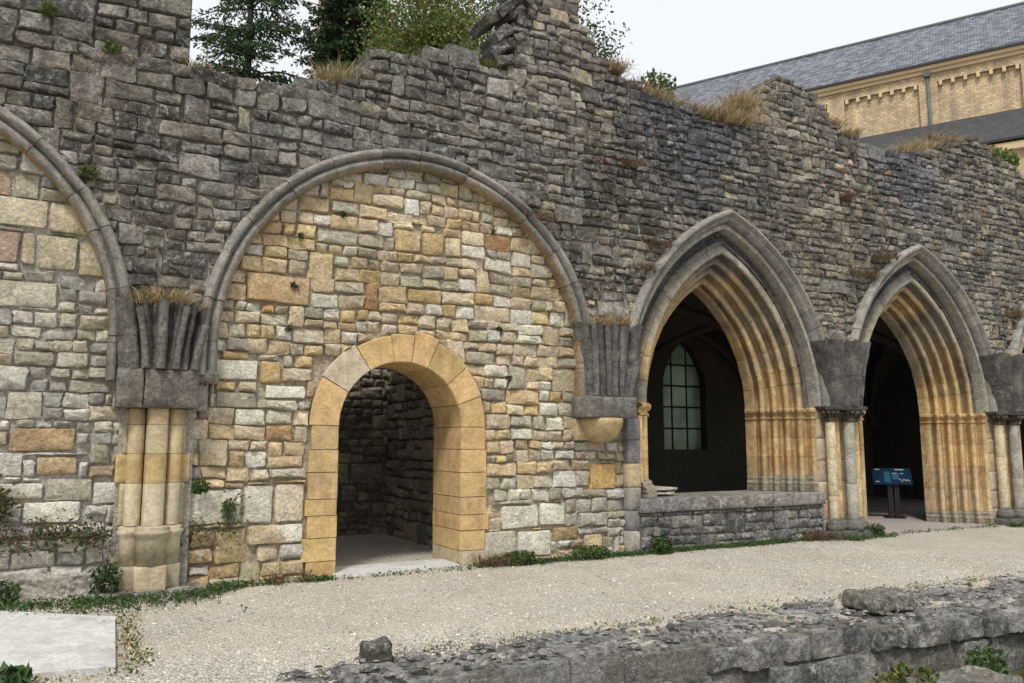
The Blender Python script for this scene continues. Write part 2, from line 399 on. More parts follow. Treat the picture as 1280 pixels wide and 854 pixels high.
# ================================================================= measures of the place (metres; the wall face is y = 0)
ROUND = [(-2.28, 2.8), (3.95, 2.8)]; RO = 2.76           # two blocked round arches: centre, outer radius of hood
PTD = [9.5, 14.5, 19.5]; ZS = 2.25; AC = 1.155; RI, RH = 2.405, 3.5   # three pointed arches: axis, springing, arc offset, inner and hood radius
DOOR = (3.77, 1.84, .845, 1.24)                          # door arch: axis, springing, inner and outer radius
def ptd_outer(x, z, r):                                  # inside the pointed outline of radius r?
    for cx in PTD:
        s = 1 if x > cx else -1
        if z >= ZS and math.hypot(x-(cx-s*AC), z-ZS) < r: return True
        if z < ZS and abs(x-cx) < r-AC: return True
    return False
TOP = [(-9,8.6),(-1.5,8.7),(-.4,8.35),(.3,8.75),(.93,8.7),(.935,6.1),(1.4,6.08),(1.96,6.17),(2.9,6.42),(3.0,6.74),(3.5,7.0),(4.3,7.12),(4.83,7.12),(5.35,7.15),(5.4,7.3),
       (5.45,7.9),(5.5,8.3),(5.7,8.75),(6.1,8.95),(6.45,8.6),(6.62,8.25),(6.87,7.83),(7.17,7.6),(7.72,7.38),(8.73,7.24),(9.7,7.12),(10.0,7.4),(10.35,7.9),(10.9,8.3),(11.46,8.36),
       (11.9,8.05),(12.3,7.7),(12.8,7.55),(13.4,7.42),(14.36,7.42),(15.1,7.65),(15.7,7.93),(16.73,8.3),(17.0,8.25),(17.4,7.98),(18.6,7.72),(20,7.5),(24,7.2)]
def top(x):
    for (a, za), (b, zb) in zip(TOP, TOP[1:]):
        if a <= x <= b: return za+(zb-za)*(x-a)/(b-a)
    return 7.2

# ================================================================= ground
def ground():
    xs = [-600,-200,-80,-40,-22,-14]+[-10+.5*i for i in range(16)]+[-2+.22*i for i in range(70)]+[13.5+.6*i for i in range(20)]+[27,34,50,90,200,600]
    ys = [-600,-200,-80,-40,-24,-16]+[-12+.4*i for i in range(12)]+[-7.2+.16*i for i in range(50)]+[1+.8*i for i in range(12)]+[12,18,30,60,150,600]
    V = []; F = []
    for y in ys:
        for x in xs:
            fy = -4.35-.085*max(0,x-2)
            pit = smooth01(fy+.05, fy-.3, y)*smooth01(1.3, 2.0, x)*smooth01(-9.5,-8.5, y if y > -9.5 else -9.4)
            z = .018*nz(x*.8, y*.8)+.012*nz(x*2.1, y*2.1, 4) - .62*pit
            if y > .2 and abs(y) < 9: z = -.006
            if -.75 < y <= .2: z *= .6
            V.append((x, y, z))
    n = len(xs)
    for j in range(len(ys)-1):
        for i in range(n-1): F.append((j*n+i, j*n+i+1, (j+1)*n+i+1, (j+1)*n+i))
    mk('ground', V, F, 'gravel', origin=(0,0,0), kind='structure', label='pale gravel path and ground before the ruin')
ground()

# ================================================================= main ruined wall
def main_body():
    P = []
    tp = [(x, z-.13) for x, z in TOP]
    lo = []                                              # bottom edge, from the far end back to the near end
    def arc_pts(cx, cz, r, a0, a1, n): return [(cx+r*math.cos(a0+(a1-a0)*k/n), cz+r*math.sin(a0+(a1-a0)*k/n)) for k in range(n+1)]
    lo.append((24, -.3))
    for cx in reversed(PTD):
        r = 3.22; hw = r-AC; ap = math.acos(AC/r)
        lo += [(cx+1.94, -.3), (cx+1.94, ZS-.01)] + arc_pts(cx-AC, ZS, r, 0, ap, 14)[0:] + arc_pts(cx+AC, ZS, r, PI-ap, PI, 14)[1:] + [(cx-1.94, ZS-.01), (cx-1.94, -.3)]
    r = 2.62
    c = ROUND[1]
    lo += [(7.38, -.3), (7.38, 1.98), (c[0]+r, 1.981)] + arc_pts(c[0], c[1], r, 0, PI, 26) + [(c[0]-r, 2.0), (1.2, 1.99), (1.2, -.3)]
    c = ROUND[0]
    lo += [(.42, -.3), (.42, 1.99), (c[0]+r, 2.0)] + arc_pts(c[0], c[1], r, 0, PI, 26) + [(c[0]-r-.02, -.3)]
    lo += [(-9, -.3)]
    P = [(x, z) for x, z in tp] + lo
    return P
wall = thing('ruined_wall', 'long dark grey rubble wall of a roofless ruin pierced by arches', 'wall', (8, .5, 0))
V, F = prism(main_body(), .036, 1.0)
cols = []
for v in V:
    k = smooth01(6.0, 3.6, v[2]+.5*nz(v[0], v[2])); kk = smooth01(4.5, 7.5, v[0])
    cols.append(lerp((.13,.125,.11), (.48,.45,.39), .15+.85*max(k*.8, kk*smooth01(7.6, 6.0, v[2])*.9)))
mk('mortar_core', V, F, 'mortar', wall, cols, smooth=False)

DK = [(.178,.166,.145), (.228,.212,.185), (.13,.126,.118), (.29,.272,.238), (.20,.182,.152), (.25,.234,.205)]
TN = [(.35,.305,.235), (.32,.29,.245), (.41,.36,.285), (.28,.26,.228)]
def wall_colour(x, z, rng):
    n1 = nz(x*.55, z*.55, 3.)
    warm = smooth01(5.8, 3.2, z+n1*.8)*smooth01(4.9, 6.4, x) + .75*smooth01(.75,.1, abs(x-12.2)/3)*smooth01(8.2,5.2,z)
    c = jit(rng.choice(DK), .28, rng)
    if rng.random() < warm*.8+.10*smooth01(4.5,6,x): c = jit(rng.choice(TN), .25, rng)
    blue = smooth01(2.3, .6, math.hypot((x-9.0)*1.0, (z-6.6)*1.5)+n1) + smooth01(1.6, .4, math.hypot(x-14.6, (z-7.1)*1.3)+n1)
    c = lerp(c, (.115,.125,.16), min(.85, blue*.9))
    st = 1+.55*nz(x*.42, z*.5, 17.)+.3*nz(x*1.1, z*.8, 23.); c = tuple(v*max(.5, min(1.5, st)) for v in c)
    if 1.0 < x < 5.6 and z > 5.2: c = lerp(c, (.28,.28,.272), max(0, min(.6, .3+n1*.9+rng.uniform(-.25,.25))))
    q = rng.random() if z < 7.1 else 1.
    if q < .004: c = (.46,.33,.16)
    elif q < .018: c = (.40,.36,.28)
    elif q < .022: c = (.25,.16,.12)
    return c
ms = Masonry(); rg = random.Random(11)
def wall_clip(p):
    for cx, cz in ROUND:
        g = cen(p)
        if g[1] > cz-.1: p = out_circle(p, (cx, cz), 2.66)
        if not p: return p
        g = cen(p)
        if g[1] <= cz-.1 and abs(g[0]-cx) < 2.66: p = []
        if not p: return p
    for cx in PTD:
        g = cen(p); s = 1 if g[0] > cx else -1
        if abs(g[0]-cx) > 2.9: continue
        if g[1] > ZS: p = out_circle(p, (cx-s*AC, ZS), 3.4)
        elif abs(g[0]-cx) < 2.5: p = []
        if not p: return p
    if cen(p)[0] < .95+.5 and cen(p)[1] > 6.06: p = clip(p, 1, 0, .94) if cen(p)[0] < .94 else p
    return p
for (xa, xb, za, zb, hr, wr, sd_, sg) in ((-7, 5.4, 2.3, 5.9, (.27,.36), (.3,.78), 1, .09), (-7, .93, 5.95, 8.9, (.3,.4), (.45,.95), 1.5, .25),
                                    (.93, 5.4, 5.95, 8.9, (.26,.35), (.3,.75), 2, .07), (5.4, 21.5, 2.3, 9.1, (.24,.33), (.25,.7), 3, .06)):
    for p in cells(xa, xb, za, zb, hr, wr, rg, sd_, .05, sg):
        g = cen(p)
        if g[0] < xa-.02 or g[0] > xb+.4: continue
        if xb == .93: p = clip(p, 1, 0, .935)
        if xa == .93: p = clip(p, -1, 0, -.94) 
        if len(p) < 3: continue
        g = cen(p); t = top(g[0])
        if g[1] > t-.02 or g[1] < 2.3: continue
        p = wall_clip(p)
        if len(p) < 3 or abs(area(p)) < .006: continue
        g = cen(p)
        nearside = g[1] > t-.55 or g[1] > top(g[0]-.4)-.1 or g[1] > top(g[0]+.4)-.1
        ms.add(stone(p, 0., .6 if nearside else .07, rg.uniform(.0,.045), rg, gap=rg.uniform(.003,.010)+(.004 if g[0] > 5.4 and g[1] < 6.8 else 0), rough=.022, bev=.013, bulge=.006), wall_colour(g[0], g[1], rg))
# tilted slabs that overhang the broken side of the peak
for (xa, za, xb, zb, th, n_) in ((4.95,7.66,5.75,8.42,.17,4), (5.12,7.45,5.72,8.02,.15,3), (5.1,7.24,5.62,7.66,.15,3), (5.1,7.1,5.6,7.22,.16,2), (5.45,8.3,6.0,8.85,.2,3), (5.35,7.9,5.75,8.25,.12,2)):
    cu = [0]+sorted((k+rg.uniform(-.25,.25))/n_ for k in range(1, n_))+[1]; L = math.hypot(xb-xa, zb-za); ux, uz = (xb-xa)/L, (zb-za)/L
    for u0, u1 in zip(cu, cu[1:]):
        o0, o1, t0, t1 = (rg.uniform(-.03,.03) for _ in range(4)); P0 = (xa+(xb-xa)*u0, za+(zb-za)*u0+o0); P1 = (xa+(xb-xa)*u1, za+(zb-za)*u1+o1)
        q = [P0, P1, (P1[0]-uz*(th+t1), P1[1]+ux*(th+t1)), (P0[0]-uz*(th+t0), P0[1]+ux*(th+t0))]
        ms.add(stone(q, rg.uniform(-.1,.06), .5, .03, rg, gap=.0, rough=.035, bev=.02, bulge=.01), jit((.14,.135,.125), .25, rg))
ms.build(wall, 'dark_stone')

# ================================================================= blocked round arches: hood mouldings
GOLD = (.40,.255,.105); GREY = (.235,.225,.205); DARK = (.105,.10,.094)
def round_arch(c, label, a_from, a_to, legs, n):
    t = thing('round_arch', label, 'arch', (c[0], 0, 0), 'blocked round arches')
    prof = [(2.53,.34),(2.53,.05),(2.535,.0),(2.55,-.045),(2.575,-.07),(2.605,-.075),(2.63,-.055),(2.64,-.02),(2.655,-.01),(2.665,-.05),(2.69,-.105),(2.72,-.115),(2.75,-.10),(2.775,-.05),(2.785,.06)]
    def colr(r, z, k):
        g = smooth01(2.56, 2.53, r); base = lerp(GREY, (.30,.21,.10), g*.8)
        return jit(base, .1)
    a = a_from; k = 0
    while a < a_to-1e-4:
        b = min(a_to, a+R.uniform(.17,.27)); 
        if a_to-b < .08: b = a_to
        rings = []; C = []; tone = R.uniform(.78,1.25); dr = R.uniform(-.008,.008); dy = R.uniform(-.012,.008)
        for s in range(6):
            th = a+.0016+(b-a-.0032)*s/5; ring = []
            for (r, y) in prof:
                rr = r+dr+.006*nz(th*9, r*20, c[0]); yy = y+dy+.008*nz(th*8, r*14, 5+c[0])
                ring.append((c[0]+rr*math.cos(th), yy, c[1]+rr*math.sin(th)))
                cc = colr(r, 0, 0); C.append((cc[0]*tone, cc[1]*tone, cc[2]*tone))
            rings.append(ring)
        V, F = loft(rings, True); sharp(mk('voussoir', V, F, 'mould_stone', t, C), 50); a = b; k += 1
    for side, z0, z1 in legs:
        z = z0
        while z < z1-1e-3:
            zz = min(z1, z+.42); rings = []; C = []; tone = R.uniform(.75,1.1)
            for h in (z+.003, (z+zz)/2, zz-.003):
                rings.append([(c[0]+side*(r+.004*nz(h*5, r*9)), y, h) for r, y in prof]); C += [tuple(q*tone for q in colr(r,0,0)) for r, y in prof]
            if side < 0: rings = [list(r) for r in rings][::-1]; C = C[::-1] if False else C
            V, F = loft(rings, True); sharp(mk('jamb_block', V, F, 'mould_stone', t, C), 50); z = zz
    return t
round_arch(ROUND[0], 'weathered round arch moulding over the greyish masonry blocking', 0., PI, [(1, 2.3, 2.8), (-1, 2.3, 2.8)], 8)
round_arch(ROUND[1], 'weathered round arch moulding over the blocking with the small doorway', 0., PI, [(1, 2.3, 2.8), (-1, 2.4, 2.8)], 12)

# ================================================================= masonry that blocks the round arches
YI = .13
def blocking(name, label, xr, zr, explicit, clipf, colf, body, hr, wr, seed, mort):
    t = thing(name, label, 'wall', ((xr[0]+xr[1])/2, YI+.3, 0), 'masonry blocking the round arches')
    V, F = prism(body, YI+.030, 1.0); mk('mortar_core', V, F, 'mortar', t, mort, smooth=False)
    m = Masonry(); rg = random.Random(seed)
    for x0, x1, z0, z1, c in explicit:
        p = [(x0,z0+rg.uniform(-.02,.02)),(x1,z0+rg.uniform(-.02,.02)),(x1+rg.uniform(-.02,.02),z1),(x0,z1)]
        m.add(stone(p, YI, .1, rg.uniform(.02,.035), rg, gap=.008, rough=.01, bev=.012, bulge=.005), tuple(min(.74, v*1.22) for v in c))
    for p in cells(xr[0], xr[1], zr[0], zr[1], hr, wr, rg, seed, .04, .05, 0.):
        for x0, x1, z0, z1, c in explicit:
            p = out_rect(p, x0, x1, z0, z1)
            if not p: break
        if not p: continue
        p = clipf(p)
        if len(p) < 3 or abs(area(p)) < .005: continue
        g = cen(p)
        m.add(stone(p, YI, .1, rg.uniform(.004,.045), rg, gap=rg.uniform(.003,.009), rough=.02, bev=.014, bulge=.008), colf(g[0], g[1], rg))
    m.build(t, 'light_stone'); return t
PAL2 = [((.64,.54,.38),6), ((.60,.475,.29),7), ((.59,.44,.23),3.5), ((.48,.43,.335),3), ((.71,.665,.57),4), ((.44,.28,.14),.6), ((.57,.45,.33),1.2), ((.53,.465,.34),5), ((.37,.335,.27),1.5)]
PAL1 = [((.50,.455,.36),5), ((.41,.385,.32),4), ((.60,.565,.49),5), ((.35,.335,.295),3), ((.45,.335,.22),.7), ((.43,.345,.285),.4)]
def pick(pal, rng):
    s = rng.uniform(0, sum(k for _, k in pal))
    for c, k in pal:
        s -= k
        if s <= 0: return c
    return pal[0][0]
def col2(x, z, rng):
    c = jit(pick(PAL2, rng), .16, rng)
    wht = smooth01(2.0,.5,z)*smooth01(5.0,6.2,x)
    if rng.random() < wht*.6: c = jit((.72,.69,.62), .1, rng)
    och = smooth01(1.9,.6,z)*smooth01(3,2,x)
    if rng.random() < och*.45: c = jit((.56,.43,.24), .15, rng)
    st = 1+.3*nz(x*.6, z*.7, 31.); c = tuple(min(.75, v*st) for v in c)
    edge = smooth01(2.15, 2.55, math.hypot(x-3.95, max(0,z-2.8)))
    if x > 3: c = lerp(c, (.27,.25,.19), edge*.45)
    return c
def col1(x, z, rng):
    c = jit(pick(PAL1, rng), .16, rng)
    if z < 1.6 and rng.random() < .5: c = jit((.64,.61,.55), .12, rng)
    return c
def clip2(p):
    g = cen(p)
    if g[1] > 2.8: p = in_circle(p, ROUND[1], 2.60)
    elif g[1] > 2.0: p = clip(clip(p, 1, 0, 6.55), -1, 0, -1.36)
    else: p = clip(clip(p, 1, 0, 7.35), -1, 0, -1.14)
    if len(p) < 3: return []
    g = cen(p)
    if g[1] > DOOR[1]: p = out_circle(p, DOOR[:2], DOOR[3]-.01)
    elif abs(g[0]-DOOR[0]) < 1.2: p = []
    else: p = out_rect(p, DOOR[0]-1.23, DOOR[0]+1.2, -1, 5)
    return p
def clip1(p):
    g = cen(p)
    if g[1] > 2.8: p = in_circle(p, ROUND[0], 2.60)
    elif g[1] > 2.0: p = clip(clip(p, 1, 0, .36), -1, 0, 4.9)
    else: p = clip(clip(p, 1, 0, .48), -1, 0, 5.1)
    return p if len(p) >= 3 else []
W1, W2, OC = (.62,.59,.52), (.56,.53,.46), (.50,.36,.17)
ex2 = [(1.16,1.78,.68,1.09,(.60,.57,.49)), (1.80,2.14,.66,1.12,W2), (2.16,2.52,.66,1.13,(.58,.52,.40)), (1.85,2.44,.41,.65,(.46,.37,.24)), (2.1,2.52,.62-.2,.65,W1),
       (1.32,1.9,2.36,2.62,W2), (1.93,2.2,2.34,2.62,OC), (2.0,2.5,2.14,2.33,W1), (3.62,4.0,4.2,4.5,(.50,.38,.2)), (4.02,4.34,4.18,4.5,(.46,.34,.17)), (4.36,4.6,4.2,4.48,(.5,.42,.26)),
       (3.75,3.98,4.72,4.95,(.62,.60,.54)), (6.72,7.2,.95,1.32,(.54,.36,.15)), (4.98,5.5,.06,.42,(.52,.48,.4)), (5.52,6.05,.05,.4,W2), (5.25,5.85,.44,.76,W2), (5.87,6.3,.45,.78,W1), (6.62,6.95,.0,.3,(.5,.4,.24))]
def arc(cx, cz, r, a0, a1, n): return [(cx+r*math.cos(a0+(a1-a0)*k/n), cz+r*math.sin(a0+(a1-a0)*k/n)) for k in range(n+1)]
dx, dz, di, do_ = DOOR
body2 = [(1.1,-.3),(dx-di-.15,-.3),(dx-di-.15,dz)] + arc(dx, dz, di+.15, PI, 0, 16)[1:] + [(dx+di+.15,-.3),(7.36,-.3),(7.36,1.97),(6.56,1.972)] + arc(3.95, 2.8, 2.61, 0, PI, 24) + [(1.34,2.0),(1.1,1.99)]
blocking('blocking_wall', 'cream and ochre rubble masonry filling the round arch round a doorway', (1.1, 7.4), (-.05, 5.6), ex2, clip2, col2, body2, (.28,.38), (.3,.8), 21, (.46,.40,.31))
ex1 = [(-1.0,-.42,3.95,4.28,(.50,.45,.33)), (-.4,.0,3.93,4.27,(.48,.42,.29)), (-1.0,-.66,3.55,3.9,(.36,.26,.21)), (-.48,-.1,3.5,3.9,(.40,.36,.26)), (-.09,.22,3.46,3.85,(.37,.32,.22)), (-.64,-.5,3.52,3.9,(.42,.36,.25)),
       (-1.1,-.26,3.08,3.36,(.47,.43,.35)), (-.45,.1,.76,1.0,(.60,.57,.5)), (-.7,-.26,1.02,1.2,W2), (-.98,-.72,1.2,1.5,(.38,.36,.31)), (-.62,0.,1.52,1.78,(.38,.27,.15)), (.2,.46,.95,1.2,(.55,.53,.48)), (-.35,.05,1.28,1.48,(.45,.34,.21))]
body1 = [(-5.2,-.3),(.5,-.3),(.5,1.99),(.34,2.0)] + arc(-2.28, 2.8, 2.61, 0, PI, 24) + [(-4.9,2.0),(-5.2,1.99)]
blocking('blocking_wall', 'greyish limestone rubble masonry filling the round arch without a door', (-4.9, .5), (-.05, 5.5), ex1, clip1, col1, body1, (.27,.36), (.3,.8), 33, (.50,.475,.43))

# ================================================================= door frame of ochre ashlar
YD = YI-.05
def door_frame():
    t = thing('doorway', 'round headed doorway of smooth ochre ashlar with a deep reveal', 'doorway', (dx, .5, 0))
    rg = random.Random(4); cuts = [0, .36, .73, 1.16, 1.44, 1.72, 2.14, 2.62, PI]
    for k in range(len(cuts)-1):
        a, b = cuts[k]+.005, cuts[k+1]-.005; ro = do_+rg.uniform(-.05,.05); f = MB(); n = 7; col = jit((.60,.415,.20), .13, rg)
        if k in (6,): col = (.54,.47,.35)
        fr = YD+rg.uniform(-.006,.004); sp = [(di, 1.02),(di, fr+.02),(di+.012, fr),(ro-.012, fr),(ro, fr+.015),(ro, .6)]
        rings = [[(dx+r*math.cos(a+(b-a)*s/n)+.003*nz(s*3.,r*9,k), y, dz+r*math.sin(a+(b-a)*s/n)) for r, y in sp] for s in range(n+1)]
        V, F = loft(rings, True); sharp(mk('voussoir', V, F, 'gold_stone', t, col), 30)
    for side in (-1, 1):
        z = -.12; k = 0; hs = [.33,.28,.22,.25,.35,.33,.32] if side > 0 else [.30,.28,.27,.20,.33,.28,.30]
        tot = sum(hs); hs = [h*(dz+.12)/tot for h in hs]
        for h in hs:
            wi = do_-di+rg.choice([-.05,.0,.04,.1,-.02])+.0; col = jit((.59,.41,.20), .13, rg)
            if side > 0 and k == 0: col = (.54,.46,.32)
            fr = YD+rg.uniform(-.006,.004); i = di+rg.uniform(-.009,.009); g = .0045
            sp = [(i, 1.02),(i, fr+.025),(i+.015, fr),(i+wi-.01, fr),(i+wi, fr+.012),(i+wi, .6)]
            if side > 0: sp = [(i, 1.02),(i, fr+.012),(i+.008, fr),(i+wi-.01, fr),(i+wi, fr+.012),(i+wi, .6)]
            rings = [[(dx+side*r, y, zz) for r, y in sp] for zz in (z+g, z+h-g)]
            if side < 0: rings = rings[::-1]
            V, F = loft(rings, True); sharp(mk('jamb_block', V, F, 'gold_stone', t, col), 30); z += h; k += 1
door_frame()
mb = MB(); V = [(2.86,-.08),(4.52,-.12),(4.6,.12),(4.6,.62),(2.95,.62)]
n = len(V); mb.add([(x,y,-.05) for x,y in V]+[(x,y,.028) for x,y in V], [tuple(range(n-1,-1,-1)), tuple(range(n,2*n))]+[(i,(i+1)%n,(i+1)%n+n,i+n) for i in range(n)])
mb.build('threshold_slab', 'concrete', smooth=False, label='smooth pale concrete slab in the doorway threshold', category='slab')
mb = MB(); V = [(-2.6,-3.0),(.35,-3.34),(.42,-1.5),(-.5,-.72),(-2.6,-.62)]
mb.add([(x,y,-.06) for x,y in V]+[(x,y,.045) for x,y in V], [tuple(range(4,-1,-1)), tuple(range(5,10))]+[(i,(i+1)%5,(i+1)%5+5,i+5) for i in range(5)])
mb.build('paving_slab', 'concrete', smooth=False, label='large flat pale concrete slab lying on the gravel', category='slab')

# ---- dark little room behind the doorway
def inner_room():
    t = thing('inner_room', 'dim rubble walled room behind the ochre doorway', 'room', (3.4, 2.7, 0))
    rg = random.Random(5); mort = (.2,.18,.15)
    mb = MB(); mb.box(1.4, 5.35, 4.43, 4.9, -.2, 4.4, mort); mb.build('mortar_core', 'mortar', t, False)
    mb = MB(); mb.box(5.13, 5.6, 1.0, 4.42, -.2, 4.4, mort); mb.build('mortar_core', 'mortar', t, False)
    mb = MB(); mb.box(1.0, 1.4, 1.0, 4.9, -.2, 4.4, mort); mb.build('mortar_core', 'mortar', t, False)
    mb = MB(); mb.box(.9, 5.7, 1.0, 3.3, 4.4, 4.6, mort); mb.build('added_roof', 'plaster', t, False)  # unseen, added to dim the room; stops short at the back to admit light
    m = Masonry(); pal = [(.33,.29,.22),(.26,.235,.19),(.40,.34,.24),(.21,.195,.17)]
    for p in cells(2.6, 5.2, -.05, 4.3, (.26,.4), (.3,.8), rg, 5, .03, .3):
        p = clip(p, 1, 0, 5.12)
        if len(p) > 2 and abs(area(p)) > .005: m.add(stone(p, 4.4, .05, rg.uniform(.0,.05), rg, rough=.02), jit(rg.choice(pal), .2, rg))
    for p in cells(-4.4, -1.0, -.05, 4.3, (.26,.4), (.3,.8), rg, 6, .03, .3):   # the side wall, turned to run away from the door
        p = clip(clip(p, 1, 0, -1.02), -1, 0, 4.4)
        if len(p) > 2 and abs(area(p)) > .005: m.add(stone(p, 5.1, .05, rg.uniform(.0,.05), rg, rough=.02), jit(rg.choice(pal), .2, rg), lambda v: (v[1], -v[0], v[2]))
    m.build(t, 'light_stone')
inner_room()

# ================================================================= pointed arches
def order_profile():
    """moulding section (offset inwards from opening edge, depth y), from the back of the opening edge to the face"""
    P = [(0., 1.0), (0., .86), (.0, .80), (.02, .765)]
    a = Vector((.03, .75)); b = Vector((.56, .11)); d = b-a; L = d.length; d /= L; nrm = Vector((-d.y, d.x)); 
    if nrm.y > 0: nrm = -nrm
    k = 4; w_ = L/k; big = 1.
    for o in range(k):
        for s in range(13):
            u = -.5+s/12*.999
            if abs(u) < .25: h = math.sqrt(max(0, (.25)**2-u*u))*w_*(1.5 if o == 3 else 1.2)+.014
            else: h = -.11*math.sin((abs(u)-.25)/.25*PI/2)**.8
            q = a+d*((o+.5+u)*w_)+nrm*h; P.append((q.x, q.y))
    return P
OP = order_profile()
HOOD = [(.585,.12),(.60,.20),(.64,.27),(.70,.30),(.77,.29),(.83,.23),(.87,.13),(.885,.03),(.90,-.04),(.93,-.10),(.955,-.115),(.975,-.095),(.985,-.12),(1.02,-.165),(1.05,-.165),(1.08,-.12),(1.095,-.04),(1.10,.1)]
def arch_colour(off, y, z, x, side, seed):
    n1 = nz(x*1.3, z*1.3, seed); n2 = nz(x*4, z*4, seed+3)
    wet = smooth01(.35, .75, off+.25*n1+.1*smooth01(3.2,4.8,z)+(.12 if side < 0 else -.03)) 
    wet = max(wet, .85*smooth01(4.2, 4.9, z+.3*n1)*smooth01(.1,.4,off))
    g = lerp((.56,.40,.195), (.44,.28,.12), max(0,n2)); g = lerp(g, (.30,.265,.215), max(0,min(.8,.12+nz(x*2.2,z*2.2,seed+8)*1.1+.35*smooth01(2.6,3.9,z)))); c = lerp(g, (.20,.19,.175), min(1, wet))
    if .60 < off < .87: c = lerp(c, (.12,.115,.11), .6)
    elif .42 < off < .60 and z > 3.2: c = lerp(c, (.33,.31,.27), .6)
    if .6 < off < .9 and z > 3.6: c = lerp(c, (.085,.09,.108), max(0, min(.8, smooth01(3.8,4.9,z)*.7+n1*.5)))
    if off > .89: c = lerp(c, (.31,.30,.275), .8)
    return c
def vprofile_block(cx, side, prof, z0, z1, seed, infl=None, ashlar=1.935):
    """courses of a jamb: the moulding section carried straight down"""
    pts = [(1.25+o, y) for o, y in prof] + [(1.25+.60,.03),(1.25+.62,.0),(ashlar,.0),(ashlar,.5),(1.25+.4,1.0)]
    lv = infl or [(z0, 0.), ((z0+z1)/2, 0.), (z1, 0.)]
    rings = []; C = []; d = Vector((-.77,-.64)); tone = R.uniform(.8,1.15); blot = R.random()
    for z, e in lv:
        ring = []
        for i, (hx, y) in enumerate(pts):
            ee = e if 2 <= i < len(pts)-3 else (e if i < len(pts)-2 else 0)
            ring.append((cx+side*(hx+d.x*ee), y+d.y*ee, z))
            n2 = nz(hx*5, z*3, seed); c = lerp((.57,.42,.22), (.48,.29,.13), max(0, min(1, .3+n2))); 
            if z < 1.2: c = lerp(c, (.52,.47,.38), max(0, min(.8, .4*blot+nz(hx*3, z*4, seed+7)*.8)))
            C.append(tuple(q*tone for q in c))
        rings.append(ring)
    if side < 0: rings = rings[::-1]; C = [c for k in range(len(lv)-1,-1,-1) for c in C[k*len(pts):(k+1)*len(pts)]]
    return loft(rings, True), C
def pointed_arch(cx, label, zbase):
    t = thing('pointed_arch', label, 'arch', (cx, .4, 0), 'open pointed arches')
    full = [(RI+o, y) for o, y in OP] + [(RI+o, y) for o, y in HOOD] + [(3.4, .3), (3.0, .7)]
    for side in (-1, 1):
        nv = 9; cuts = [0]+[(k+R.uniform(-.18,.18))/nv for k in range(1, nv)]+[1]
        for k in range(nv):
            a, b = cuts[k], cuts[k+1]; rings = []; C = []; tone = R.uniform(.82,1.18); st = 5; dy = R.uniform(-.006,.006)
            for s in range(st+1):
                u = a+(b-a)*s/st
                if s == 0 and k > 0: u += .0012
                if s == st and k < nv-1: u -= .0012
                ring = []
                for (r, y) in full:
                    th = u*math.acos(AC/r); x = cx+side*(-AC+r*math.cos(th)); z = ZS+r*math.sin(th); off = r-RI
                    e = .006*nz(x*5, z*5, r*3)
                    ring.append((x+e, y+dy+.008*nz(z*6, x*6, 2.), z+e)); c = arch_colour(off, y, z, x, side, cx); C.append(tuple(q*tone for q in c))
                rings.append(ring)
            m = len(full)
            if side > 0: pass
            else: rings = rings[::-1]; C = [c for q in range(st,-1,-1) for c in C[q*m:(q+1)*m]]
            V, F = loft(rings, True); sharp(mk('voussoir', V, F, 'mould_stone', t, C), 40)
        # jamb courses, impost, base
        zt = ZS-.2; z = zbase+.26; k = 0; nb = max(3, int(round((zt-z)/.42))); h = (zt-z)/nb
        for q in range(nb):
            (V, F), C = vprofile_block(cx, side, OP, z+.002, z+h-.002, cx+side*3+q); sharp(mk('jamb_block', V, F, 'mould_stone', t, C), 40); z += h
        lv = [(zt,.0),(zt+.005,.028),(zt+.03,.03),(zt+.035,.0),(zt+.085,.008),(zt+.10,.04),(zt+.125,.05),(zt+.13,.065),(zt+.175,.065),(zt+.18,.04),(ZS-.004,.03)]
        (V, F), C = vprofile_block(cx, side, OP, 0, 0, cx+side, lv); sharp(mk('impost', V, F, 'mould_stone', t, C), 40)
        zb = zbase; lv = [(zb,.13),(zb+.08,.13),(zb+.085,.10),(zb+.13,.11),(zb+.15,.09),(zb+.17,.055),(zb+.20,.06),(zb+.225,.05),(zb+.235,.02),(zb+.258,.0)]
        (V, F), C = vprofile_block(cx, side, OP, 0, 0, cx+side*2, lv); C = [lerp(c, (.20,.19,.17), .7) for c in C]
        sharp(mk('base', V, F, 'mould_stone', t, C), 40)
    return t
pointed_arch(PTD[0], 'moulded pointed arch above the low grey sill wall, nearest the corbel', .80)
pointed_arch(PTD[1], 'moulded pointed arch open to the ground, with the information board inside', 0.)
pointed_arch(PTD[2], 'moulded pointed arch beyond the second twin shafted pier, over a rubble sill', .80)

